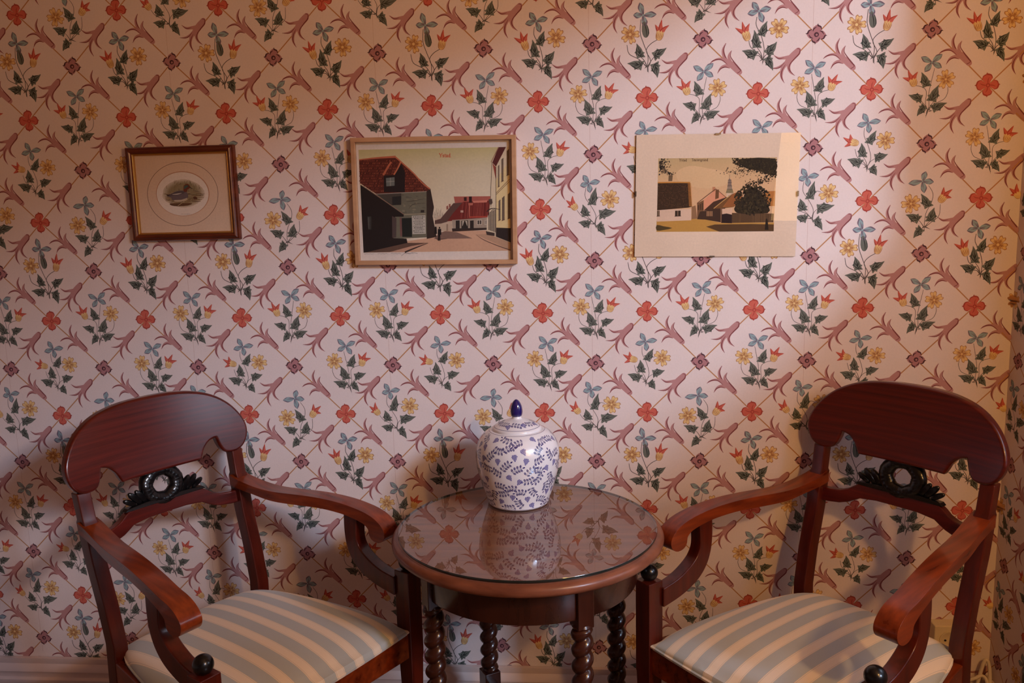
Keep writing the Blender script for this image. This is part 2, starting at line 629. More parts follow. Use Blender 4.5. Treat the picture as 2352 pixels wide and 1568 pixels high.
def bouquet_A(A, flip=False, dx=0, dy=0):
    g = (lambda x, y: (2 * 527 - x + dx, y + dy)) if flip else (lambda x, y: (x + dx, y + dy))
    s = -1 if flip else 1
    stem(A, g(548, 640), g(533, 600), g(528, 545), g(534, 470), g(520, 380), g(497, 262))
    stem(A, g(535, 596), g(556, 540), g(552, 470), g(560, 430), g(595, 405), g(645, 394))
    stem(A, g(528, 590), g(480, 545), g(410, 510), g(384, 455), g(386, 415))
    stem(A, g(530, 585), g(500, 540), g(478, 510))
    stem(A, g(540, 585), g(565, 548), g(600, 508))
    stem(A, g(528, 604), g(512, 604), g(500, 598))
    blue_flower(A, g(520, 215), [g(443, 150), g(608, 170), g(440, 258), g(572, 290)])
    yellow_flower(A, g(405, 353), 76, .15 * s)
    tulip(A, g(650, 402), g(672, 330), [g(628, 282), g(708, 268), g(748, 328)])
    leaf(A, g(550, 404), g(594, 290), 66, side=-s)
    leaf(A, g(510, 522), g(462, 398), 74, side=s)
    leaf(A, g(588, 505), g(692, 470), 62, side=s)
    leaf(A, g(500, 585), g(388, 540), 66, side=s)
    leaf(A, g(562, 560), g(620, 638), 58, side=-s)
    A.stroke([g(505, 604), g(535, 592), g(548, 655)], [2, 10, 1], (96, 88, 84), 3)


def _frame(cx, cy, s, fn):
    """run a drawing given in photo-crop units and bring it to half-step units (y up) about its cell centre"""
    A = Art()
    fn(A)
    v, l, c, t = A.arrays()
    v = (v - np.array([cx, cy])) / s
    v[:, 1] *= -1
    return v, l, c, t


def bouquet_3(A):
    stem(A, (975, 1055), (985, 1030), (1010, 960), (985, 860), (950, 780), (950, 715))
    stem(A, (980, 1030), (945, 985), (900, 950), (880, 885))
    stem(A, (985, 1035), (970, 985), (946, 950))
    stem(A, (985, 1030), (1010, 990), (1048, 966))
    stem(A, (978, 1040), (955, 1012), (930, 1008))
    stem(A, (995, 830), (1030, 815), (1060, 812))
    blue_flower(A, (980, 672), [(933, 596), (1080, 658), (890, 698), (990, 758)])
    yellow_flower(A, (1122, 822), 76, .35)
    tulip(A, (908, 842), (832, 822), [(778, 786), (836, 760), (792, 866)], w=58)
    leaf(A, (988, 842), (1044, 738), 62, side=-1)
    leaf(A, (944, 950), (934, 838), 66)
    leaf(A, (1044, 966), (1146, 938), 66)
    leaf(A, (932, 1008), (824, 964), 72)
    leaf(A, (1018, 1034), (1064, 1106), 62, side=-1)
    A.stroke([(950, 1042), (985, 1036), (978, 1080)], [2, 10, 1], (96, 88, 84), 3)


def bouquet_5(A):
    stem(A, (572, 1455), (572, 1430), (580, 1370), (540, 1290), (495, 1220), (500, 1140))
    stem(A, (568, 1440), (520, 1400), (460, 1370), (425, 1325))
    stem(A, (566, 1440), (535, 1405), (505, 1372))
    stem(A, (575, 1440), (585, 1395), (612, 1366))
    stem(A, (570, 1250), (600, 1222), (640, 1232))
    stem(A, (565, 1445), (540, 1440), (530, 1446))
    blue_flower(A, (526, 1106), [(478, 1038), (618, 1090), (455, 1126), (536, 1184)])
    yellow_flower(A, (697, 1240), 78, .5)
    tulip(A, (420, 1322), (385, 1268), [(388, 1203), (333, 1240), (345, 1298)], w=58)
    leaf(A, (548, 1282), (582, 1142), 64, side=-1)
    leaf(A, (500, 1376), (476, 1280), 66)
    leaf(A, (612, 1368), (746, 1342), 72)
    leaf(A, (530, 1446), (436, 1424), 62)
    leaf(A, (602, 1444), (658, 1538), 60, side=-1)
    A.stroke([(545, 1444), (572, 1440), (580, 1480)], [2, 10, 1], (96, 88, 84), 3)


def bouquet_6(A):
    stem(A, (1200, 1560), (1198, 1525), (1205, 1420), (1245, 1330), (1250, 1260), (1215, 1200))
    stem(A, (1200, 1530), (1250, 1490), (1305, 1440), (1312, 1350))
    stem(A, (1196, 1530), (1170, 1490), (1150, 1468))
    stem(A, (1202, 1525), (1225, 1495), (1242, 1480))
    stem(A, (1160, 1332), (1190, 1340), (1200, 1350))
    blue_flower(A, (1168, 1166), [(1188, 1090), (1062, 1184), (1254, 1172), (1188, 1258)])
    yellow_flower(A, (1088, 1340), 76, -.4)
    tulip(A, (1300, 1334), (1345, 1275), [(1330, 1214), (1398, 1232), (1396, 1300)], w=60)
    leaf(A, (1226, 1368), (1164, 1264), 64)
    leaf(A, (1240, 1482), (1264, 1376), 70, side=-1)
    leaf(A, (1156, 1468), (1056, 1424), 66)
    leaf(A, (1176, 1535), (1118, 1610), 62)
    A.stroke([(1180, 1540), (1198, 1525), (1245, 1545)], [2, 10, 1], (96, 88, 84), 3)


def bouquet_7(A):
    stem(A, (355, 858), (352, 830), (355, 760), (330, 690), (308, 620), (312, 540))
    stem(A, (352, 835), (372, 790), (345, 730), (372, 690), (418, 664))
    stem(A, (348, 828), (300, 780), (240, 745), (226, 690))
    stem(A, (350, 825), (330, 785), (310, 766))
    stem(A, (356, 822), (376, 790), (394, 768))
    blue_flower(A, (326, 516), [(304, 440), (266, 514), (408, 512), (340, 585)], w=34)
    A.poly([(322, 560), (318, 610), (330, 645), (350, 650), (364, 625), (356, 585), (338, 555)], GRN, 3, 2)
    A.stroke([(335, 565), (345, 605), (348, 645)], [2, 5, 2], GRN_D, 4)
    A.stroke([(350, 575), (360, 615), (352, 645)], [2, 4, 1], GRN_D, 4)
    yellow_flower(A, (246, 628), 58, .3)
    tulip(A, (418, 670), (436, 605), [(440, 543), (398, 574), (486, 580)], w=46)
    leaf(A, (312, 768), (288, 684), 48)
    leaf(A, (392, 767), (470, 720), 50)
    leaf(A, (320, 818), (230, 800), 54)
    leaf(A, (396, 808), (416, 894), 52, side=-1)
    A.stroke([(335, 836), (352, 826), (358, 865)], [2, 8, 1], (96, 88, 84), 3)


def bouquet_8(A):
    stem(A, (1058, 815), (1060, 790), (1065, 730), (1045, 650), (1015, 590), (1018, 540))
    stem(A, (1058, 795), (1035, 760), (985, 720), (972, 680))
    stem(A, (1056, 796), (1045, 755), (1022, 722))
    stem(A, (1060, 790), (1072, 772), (1086, 764))
    stem(A, (1055, 798), (1035, 772), (1014, 770))
    stem(A, (1060, 635), (1080, 622), (1100, 625))
    blue_flower(A, (1030, 506), [(988, 453), (1102, 490), (962, 522), (1056, 575)], w=34)
    yellow_flower(A, (1152, 612), 60, .6)
    tulip(A, (966, 680), (945, 615), [(928, 563), (974, 575), (886, 600)], w=46)
    leaf(A, (1044, 652), (1078, 568), 48, side=-1)
    leaf(A, (1022, 722), (1006, 618), 50)
    leaf(A, (1084, 765), (1142, 695), 54)
    leaf(A, (1015, 770), (934, 736), 54)
    leaf(A, (1084, 782), (1122, 862), 46, side=-1)
    A.stroke([(1038, 805), (1060, 795), (1056, 825)], [2, 8, 1], (96, 88, 84), 3)


def node_red(A):
    c = np.array([985, 400.])
    for a, r in ((-PI / 2 - .12, 90), (PI + .02, 92), (-.05, 84), (PI / 2 + .05, 84)):
        d, n = u2(a), u2(a + PI / 2)
        P = lambda s, q: tuple(c + d * r * s + n * r * q)
        A.poly([P(.0, .08), P(.3, .24), P(.62, .46), P(.86, .34), P(.97, .0), P(.86, -.34), P(.60, -.46), P(.3, -.24), P(0, -.08)], RED, 3, 2)
        A.stroke([P(.5, .46), P(.86, .34), P(1.0, 0), P(1.14, .04)], [2, 10, 12, 1], RED_D, 4, 3)
        A.stroke([P(.5, -.46), P(.84, -.34), P(.98, 0)], [2, 8, 8], RED_D, 4, 3)
        A.stroke([P(.2, .0), P(.5, .05), P(.7, .18)], [6, 6, 1], RED_D, 4, 3)
    A.disc(c, 17, 17, RED_D, 5)
    A.disc(c + np.array([0, 1]), 9, 9, RED, 6)


def node_mauve(A):
    c = np.array([985, 400.])
    for a, r in ((-PI / 2 + .1, 74), (PI + .1, 74), (.1, 72), (PI / 2 + .1, 66)):
        d, n = u2(a), u2(a + PI / 2)
        P = lambda s, q: tuple(c + d * r * s + n * r * q)
        A.poly([P(.0, .14), P(.3, .40), P(.66, .50), P(.9, .34), P(1.08, .02), P(.88, -.30), P(.62, -.48), P(.3, -.38), P(0, -.14)], NOD, 3, 2)
        A.stroke([P(.52, .50), P(.84, .38), P(.98, .05), P(1.2, .04)], [3, 11, 12, 1], NOD_D, 4, 3)
        A.stroke([P(.30, -.40), P(.58, -.36), P(.84, -.05)], [2, 10, 2], NOD_D, 4, 3)
    A.disc(c, 20, 20, NOD_D, 5)
    A.disc(c + np.array([2, 2]), 9, 9, NOD, 6)


def trumpet_down(A):        # on a line falling to the right; flared end up left
    A.stroke([(806, 246), (768, 206), (724, 166), (694, 138)], [44, 52, 46, 18], MAU, 2)
    A.disc((803, 242), 23, 23, MAU, 2, 16)
    A.stroke([(704, 162), (676, 108), (668, 54), (690, 3)], [30, 27, 19, 2], MAU, 2)
    A.stroke([(738, 176), (716, 124), (720, 92), (738, 64)], [30, 22, 14, 2], MAU, 2)
    A.stroke([(712, 168), (660, 132), (608, 134), (563, 162)], [32, 22, 15, 1], MAU, 2)
    A.stroke([(728, 192), (682, 188), (648, 206), (624, 247)], [36, 25, 17, 2], MAU, 2)
    A.stroke([(692, 4), (672, 58), (684, 110), (700, 128)], [2, 9, 8, 2], MAU_D, 3)
    A.stroke([(738, 66), (728, 108), (752, 150), (790, 198), (816, 228)], [2, 6, 8, 11, 9], MAU_D, 3)
    A.stroke([(562, 162), (590, 140), (634, 132), (672, 146), (704, 176)], [2, 9, 8, 6, 2], MAU_D, 3)
    A.stroke([(624, 246), (646, 212), (684, 196), (718, 206)], [2, 8, 9, 2], MAU_D, 3)
    A.stroke([(784, 250), (800, 242), (817, 228)], [5, 5, 5], MAU_D, 3)


def trumpet_up(A):          # on a line rising to the right; flared end down left
    A.stroke([(364, 92), (326, 132), (284, 176), (256, 206)], [42, 54, 50, 18], MAU, 2)
    A.disc((362, 96), 22, 22, MAU, 2, 16)
    A.stroke([(300, 148), (248, 152), (204, 152), (163, 124)], [36, 25, 17, 1], MAU, 2)
    A.stroke([(278, 180), (236, 212), (190, 230), (135, 231)], [34, 24, 15, 1], MAU, 2)
    A.stroke([(268, 192), (236, 244), (232, 306), (257, 357)], [38, 29, 18, 1], MAU, 2)
    A.stroke([(304, 166), (287, 218), (302, 268), (342, 299)], [40, 30, 17, 1], MAU, 2)
    A.stroke([(376, 96), (370, 124), (332, 164), (296, 208), (294, 250), (338, 298)], [8, 11, 10, 8, 9, 2], MAU_D, 3)
    A.stroke([(166, 128), (204, 156), (250, 150)], [2, 8, 2], MAU_D, 3)
    A.stroke([(138, 230), (204, 232), (254, 190)], [2, 8, 2], MAU_D, 3)
    A.stroke([(256, 354), (230, 300), (236, 250), (262, 204)], [2, 9, 8, 2], MAU_D, 3)
    A.stroke([(352, 82), (368, 84), (378, 96)], [5, 5, 5], MAU_D, 3)


HX, HZ = 0.1325, 0.1325 * 0.9894
Z0 = 1.13
MOT = {
    1: _frame(527, 405, 457, lambda A: bouquet_A(A)),
    2: _frame(527, 405, 457, lambda A: bouquet_A(A, True, 2, -8)),
    4: _frame(527, 405, 457, lambda A: bouquet_A(A, False, 40, 8)),
    3: _frame(997, 862, 457, bouquet_3),
    5: _frame(565, 1313, 440, bouquet_5),
    6: _frame(1186, 1310, 431, bouquet_6),
    7: _frame(351, 676, 341, bouquet_7),
    8: _frame(1035, 660, 341, bouquet_8),
    'r': _frame(985, 400, 457, node_red),
    'm': _frame(985, 400, 457, node_mauve),
    'd': _frame(732, 195, 457, trumpet_down),
    'u': _frame(275, 205, 457, trumpet_up),
}


def line_motif(sgn):
    A = Art()
    A.stroke([(-.5, -.5 * sgn), (0.005, 0.004), (.5, .5 * sgn)], [.020, .022, .019], TAN, 1, 3)
    return A.arrays()


MOT['l1'], MOT['l2'] = line_motif(1), line_motif(-1)
for _q in ('r', 'm'):
    MOT[_q] = (MOT[_q][0], MOT[_q][1] + 60, MOT[_q][2], MOT[_q][3])
for _q in ('u', 'd'):
    MOT[_q] = (MOT[_q][0], MOT[_q][1] + 4, MOT[_q][2], MOT[_q][3])
MOT['l2'] = (MOT['l2'][0], MOT['l2'][1] + 1, MOT['l2'][2], MOT['l2'][3])
for _q in range(1, 9):
    MOT[_q] = (MOT[_q][0], MOT[_q][1] + 30, MOT[_q][2], MOT[_q][3])
LAYER = 0.0000025


def wallpaper():
    V, Lr, C, T = [], [], [], []
    n = 0

    def put(key, i, j):
        nonlocal n
        v, l, c, t = MOT[key]
        V.append(np.c_[(v[:, 0] + i) * HX, Z0 + (v[:, 1] - j) * HZ])
        Lr.append(l)
        C.append(c)
        T.append(t + n)
        n += len(v)

    for j in range(-10, 9):
        for i in range(-16, 16):
            if (i + j) % 2 == 0:
                put('r' if j % 2 == 0 else 'm', i, j)
                put('l2', i + .5, j + .5)      # down right
                put('d', i + .5, j + .5)
                put('l1', i - .5, j + .5)      # down left
                put('u', i - .5, j + .5)
            else:
                jm, im = j % 4, i % 4
                k = {0: {1: 1, 3: 2}, 1: {0: 4, 2: 3}, 2: {1: 5, 3: 6}, 3: {2: 7, 0: 8}}[jm].get(im)
                put(k, i, j)
    # faint seams between the paper drops
    for i in (-15, -11, -7, -3, 1, 5):
        A = Art()
        A.stroke([((i - .06) * HX, 0.17), ((i - .06) * HX, 1.2), ((i - .06) * HX, 2.4)], 0.0008, (206, 178, 168), 1, 2)
        v, l, c, t = A.arrays()
        V.append(v); Lr.append(l); C.append(c); T.append(t + n); n += len(v)
    V, Lr, C, T = np.concatenate(V), np.concatenate(Lr), np.concatenate(C), np.concatenate(T)
    return V, Lr, C, T


def split_walls():
    V, Lr, C, T = wallpaper()
    x, z = V[:, 0], V[:, 1]
    off = 0.00002 + Lr * LAYER
    P = np.stack([np.minimum(x, XC) - np.where(x > XC, off, 0), -np.maximum(x - XC, 0) - np.where(x > XC, 0, off), z], 1)
    cen = V[T].mean(1)
    ok = (cen[:, 1] > 0.06) & (cen[:, 1] < 2.44) & (cen[:, 0] > -2.2) & (cen[:, 0] < XC - PIER_Y)
    ok &= (V[T][:, :, 0].max(1) < XC - PIER_Y) & (V[T][:, :, 1].max(1) < 2.45)
    res = []
    for right in (False, True):
        sel = T[ok & ((cen[:, 0] > XC) == right)]
        used, inv = np.unique(sel, return_inverse=True)
        res.append((P[used], inv.reshape(-1, 3), C[used]))
    return res


CEIL = 2.85
XL, YB = -2.25, -5.3
(bP, bT, bC), (rP, rT, rC) = split_walls()


def wall_obj(name, quads, P, T, C):
    """paper-coloured quads of the wall itself plus the printed motifs lying on it"""
    qv = np.array([p for q in quads for p in q], float)
    qt = []
    for k in range(len(quads)):
        qt += [(4 * k, 4 * k + 1, 4 * k + 2), (4 * k, 4 * k + 2, 4 * k + 3)]
    V = np.r_[qv, P]
    TT = np.r_[np.array(qt), T + len(qv)]
    CC = np.r_[np.tile(lin(BG), (len(qv), 1)), C]
    o = link(name, tri_mesh(name, V, TT, CC, M['paper']), None, None, False)
    return tag(o, kind='structure')


wall_obj('wall_back', [[(XL, 0, 0), (XC, 0, 0), (XC, 0, CEIL), (XL, 0, CEIL)]], bP, bT, bC)
y0, y1 = PIER_Y, FAR_Y
wall_obj('wall_right', [
    [(XC, 0, 0), (XC, y0, 0), (XC, y0, CEIL), (XC, 0, CEIL)],
    [(XC, y0, 0), (XC, y1, 0), (XC, y1, OPEN_Z0), (XC, y0, OPEN_Z0)],  # low wall and head of the opening, added to shape the daylight
    [(XC, y0, OPEN_Z1), (XC, BAY_Y, OPEN_Z1), (XC, BAY_Y, BAY_H), (XC, y0, BAY_H)]], rP, rT, rC)


def quad_obj(name, pts, mat):
    bm = bmesh.new()
    bm.faces.new([bm.verts.new(p) for p in pts])
    me = bpy.data.meshes.new(name)
    bm.to_mesh(me)
    bm.free()
    return tag(link(name, me, mat, None, False), kind='structure')


quad_obj('floor', [(XL, YB, 0), (BAY_X, YB, 0), (BAY_X, 0, 0), (XL, 0, 0)], M['wood_floor'])
quad_obj('ceiling', [(XL, YB, CEIL), (XL, 0, CEIL), (XC, 0, CEIL), (XC, YB, CEIL)], M['trim'])
quad_obj('added_bay_ceiling', [(XC, YB, BAY_H), (XC, 0, BAY_H), (BAY_X, 0, BAY_H), (BAY_X, YB, BAY_H)], M['plaster'])  # unseen ceiling of the bay added for the daylight lamp
quad_obj('wall_left', [(XL, 0, 0), (XL, 0, CEIL), (XL, YB, CEIL), (XL, YB, 0)], M['plaster'])
quad_obj('wall_front', [(XL, YB, 0), (XL, YB, BAY_H), (BAY_X, YB, BAY_H), (BAY_X, YB, 0)], M['plaster'])

# unseen sheer panel added to cut low daylight and glow in reflections
BAFFLE_Z = 1.39
bm = bmesh.new()
lo, hi = [], []
for k in range(91):
    y = PIER_Y - .005 + (FAR_Y - PIER_Y + .005) * k / 90
    x = XC + .03 + .008 * math.sin(k * 1.3)
    t = min(1, max(0, (-y - .45) / .35))
    lo.append(bm.verts.new((x, y, OPEN_Z0 + .004)))
    hi.append(bm.verts.new((x, y, BAFFLE_Z + .12 * (1 - t * t * (3 - 2 * t)))))
for k in range(90):
    bm.faces.new((lo[k], lo[k + 1], hi[k + 1], hi[k]))
tag(from_bm('daylight_baffle', bm, M['sheer']), 'unseen sheer panel added in the right wall opening to shape the daylight', 'light baffle')

# walls of the unseen bay added around the daylight lamp, without a window
quad_obj('added_bay_wall', [(BAY_X, 0, 0), (BAY_X, 0, BAY_H), (BAY_X, YB, BAY_H), (BAY_X, YB, 0)], M['plaster'])
quad_obj('added_bay_end', [(XC, 0, 0), (XC, 0, BAY_H), (BAY_X, 0, BAY_H), (BAY_X, 0, 0)], M['plaster'])

# ------------------------------------------------------------------ baseboards
BB_H = 0.155
prof = [(0.0, 0.0), (0.020, 0.0), (0.020, 0.052), (0.024, 0.056), (0.024, 0.064), (0.018, 0.070), (0.018, 0.078), (0.022, 0.084), (0.022, 0.094),
        (0.016, 0.100), (0.016, 0.112), (0.020, 0.118), (0.018, 0.130), (0.010, 0.138), (0.012, 0.146), (0.012, BB_H), (0.0, BB_H)]


def baseboard(name, a, b, nx, ny):
    bm = bmesh.new()
    A = [bm.verts.new((a[0] + nx * d, a[1] + ny * d, z)) for d, z in prof]
    B = [bm.verts.new((b[0] + nx * d, b[1] + ny * d, z)) for d, z in prof]
    for k in range(len(prof) - 1):
        bm.faces.new((A[k], A[k + 1], B[k + 1], B[k]))
    bm.faces.new(A)
    bm.faces.new(B)
    o = from_bm(name, bm, M['trim'], None, True)
    return tag(o, kind='structure')


baseboard('baseboard_back', (XL, -.001), (XC, -.001), 0, -1)
baseboard('baseboard_right', (XC - .001, -.026), (XC - .001, YB), -1, 0)

# ------------------------------------------------------------------ armchairs
TILT = math.tan(0.18)


def fback(x, z):
    q = (x / 0.239) ** 2
    return -TILT * (z - .45) - 0.018 * (1 - q) + 0.010 * q


def outline_panel(name, outline, mat, parent, thick, cuts, rnd, yoff=0.0):
    """flat outline in x-z with rounded-over edges, bent to the curve of the back"""
    pts = []
    n = len(outline)
    for i in range(n):                                  # even out long straight runs
        p, q = np.array(outline[i]), np.array(outline[(i + 1) % n])
        k = max(1, int(np.hypot(*(q - p)) / .012))
        pts += [p + (q - p) * j / k for j in range(k)]
    P = np.array(pts)
    n = len(P)
    area = sum(P[i][0] * P[(i + 1) % n][1] - P[(i + 1) % n][0] * P[i][1] for i in range(n))
    nrm = []
    for i in range(n):
        e1, e2 = P[i] - P[i - 1], P[(i + 1) % n] - P[i]
        m = np.array([-(e1[1] / np.hypot(*e1) + e2[1] / np.hypot(*e2)), e1[0] / np.hypot(*e1) + e2[0] / np.hypot(*e2)])
        m = m / max(np.hypot(*m), .9) * (1 if area > 0 else -1)
        nrm.append(m)
    nrm = np.array(nrm)                                 # points inward
    lv = []
    for t in (90, 68, 45, 22, 0):
        lv.append((rnd * (1 - math.cos(math.radians(t))), rnd * (1 - math.sin(math.radians(t)))))
    prof_ = lv + [(i, thick - y) for i, y in reversed(lv)]
    Y = lambda x, z, d: -fback(x, z) + yoff + d

    def face_n(x, z):
        e = 1e-3
        v = np.array([(Y(x + e, z, 0) - Y(x - e, z, 0)) / (2 * e), -1.0, (Y(x, z + e, 0) - Y(x, z - e, 0)) / (2 * e)])
        return v / np.linalg.norm(v)

    V, NV_, F_ = [], [], []
    angs = [90, 68, 45, 22, 0]
    angs = angs + [-t for t in reversed(angs)]
    for (ins, d), t in zip(prof_, angs):
        Q = P + nrm * ins
        for (x, z), m in zip(Q, nrm):
            V.append((x, Y(x, z, d), z))
            mm = m / max(np.hypot(*m), 1e-6)
            v = face_n(x, z) * math.sin(math.radians(t)) + np.array([-mm[0], 0, -mm[1]]) * math.cos(math.radians(t))
            NV_.append(v / np.linalg.norm(v))
    for r in range(len(prof_) - 1):
        for k in range(n):
            k2 = (k + 1) % n
            F_.append((r * n + k, r * n + k2, (r + 1) * n + k2, (r + 1) * n + k))
    Q = P + nrm * prof_[0][0]
    for d, sg in ((0.0, 1), (thick, -1)):
        f = bmesh.new()
        f.faces.new([f.verts.new((x, 0, z)) for x, z in Q])
        for c in cuts:
            bmesh.ops.bisect_plane(f, geom=f.verts[:] + f.edges[:] + f.faces[:], plane_co=(c, 0, 0), plane_no=(1, 0, 0), dist=1e-5)
        bmesh.ops.triangulate(f, faces=f.faces[:])
        f.verts.index_update()
        base = len(V)
        for v in f.verts:
            V.append((v.co.x, Y(v.co.x, v.co.z, d), v.co.z))
            NV_.append(face_n(v.co.x, v.co.z) * sg)
        for q in f.faces:
            F_.append(tuple(base + v.index for v in q.verts))
        f.free()
    VA, NA = np.array(V), np.array(NV_)
    out = []
    for f in F_:
        g = np.cross(VA[f[1]] - VA[f[0]], VA[f[2]] - VA[f[0]])
        out.append(f if g @ NA[list(f)].sum(0) >= 0 else tuple(reversed(f)))
    me = bpy.data.meshes.new(name)
    me.from_pydata(V, [], out)
    me.update()
    o = link(name, me, mat, parent, True)
    me.normals_split_custom_set_from_vertices([tuple(v) for v in NV_])
    return o


half_top = [(0.103, .797), (.108, .806), (.114, .819), (.122, .829), (.133, .838), (.149, .843), (.153, .828), (.159, .814), (.166, .805), (.176, .800), (.190, .7985), (.204, .7995),
            (.219, .805), (.232, .816), (.240, .831), (.244, .848), (.2425, .866), (.236, .884), (.225, .902), (.211, .918), (.193, .933), (.170, .947), (.142, .959),
            (.110, .968), (.075, .9735), (.038, .976)]
half_top = [(x - .009 * min(1, max(0, (x - .15) / .08)), z) for x, z in half_top]
_ap = catmull(half_top[5:] + [(0, .9765), (-.038, .976)], 3)
half_top = [tuple(p) for p in catmull(half_top[:6], 3)] + [tuple(p) for p in _ap[1:-4]]
crest_outline = half_top + [(0, .9765)] + [(-x, z) for x, z in reversed(half_top)]
half_rail_t = [(.192, .699), (.165, .698), (.140, .701), (.122, .708), (.110, .717), (.098, .724), (.05, .7275)]
half_rail_b = [(.05, .695), (.090, .691), (.104, .683), (.118, .676), (.138, .670), (.165, .667), (.192, .668)]
rail_outline = [(-x, z) for x, z in half_rail_t] + [(0, .728)] + list(reversed(half_rail_t)) + list(reversed(half_rail_b)) + [(0, .695)] + [(-x, z) for x, z in half_rail_b]
CUTS = [k * .02 for k in range(-12, 13)]

arm_pairs = [((-.062, .738), (-.062, .712)), ((-.03, .730), (-.03, .706)), ((.02, .7205), (.02, .699)), ((.06, .716), (.06, .692)), ((.10, .715), (.10, .689)), ((.17, .717), (.17, .690)),
             ((.23, .717), (.23, .691)), ((.29, .713), (.287, .687)), ((.336, .706), (.322, .681)), ((.377, .697), (.350, .674)), ((.398, .689), (.363, .668)), ((.413, .679), (.371, .661)),
             ((.423, .667), (.373, .654)), ((.425, .655), (.374, .648)), ((.420, .644), (.378, .641)), ((.411, .637), (.386, .636)), ((.402, .634), (.395, .634))]
sup_pairs = [((.288, .700), (.331, .695)), ((.286, .660), (.329, .662)), ((.287, .630), (.327, .638)), ((.292, .603), (.329, .620)), ((.302, .580), (.338, .604)), ((.318, .560), (.350, .593)), ((.340, .544), (.364, .584)),
             ((.372, .530), (.384, .574)), ((.405, .521), (.408, .566)), ((.446, .514), (.446, .559))]


def smooth_pairs(pr, n=3):
    q = catmull([(a[0], a[1], b[0], b[1]) for a, b in pr], n)
    return [((p[0], p[1]), (p[2], p[3])) for p in q]


def lat_arm(s):
    def f(F):
        t = min(1, max(0, (F + .04) / .40))
        return s * (.197 + .065 * (t * t * (3 - 2 * t) * .4 + t * .6))
    return f


def taper_post_bm(secs, bm=None):
    """secs: (z, cx, cy, hx, hy) rectangular sections"""
    bm = bm or bmesh.new()
    rows = []
    for z, cx, cy, hx, hy in secs:
        rows.append([bm.verts.new((cx + a * hx, cy + b * hy, z)) for a, b in ((-1, -1), (1, -1), (1, 1), (-1, 1))])
    for p, q in zip(rows, rows[1:]):
        for k in range(4):
            bm.faces.new((p[k], p[(k + 1) % 4], q[(k + 1) % 4], q[k]))
    bm.faces.new(rows[0])
    bm.faces.new(rows[-1])
    return bm


def ellipsoid_bm(c, ax, rad, bm, seg=14, ring=9, groove=0.0):
    """ax: three orthonormal vectors, rad: three radii"""
    rows = []
    for i in range(ring + 1):
        th = PI * i / ring
        rows.append([])
        for k in range(seg):
            ph = 2 * PI * k / seg
            g = 1 - groove * (0.5 + 0.5 * math.cos(ph * 4)) * math.sin(th)
            p = Vector(c) + ax[0] * rad[0] * math.cos(th) + (ax[1] * rad[1] * math.cos(ph) + ax[2] * rad[2] * math.sin(ph)) * math.sin(th) * g
            rows[-1].append(bm.verts.new(p))
    for a, b in zip(rows, rows[1:]):
        for k in range(seg):
            bm.faces.new((a[k], a[(k + 1) % seg], b[(k + 1) % seg], b[k]))
    return bm


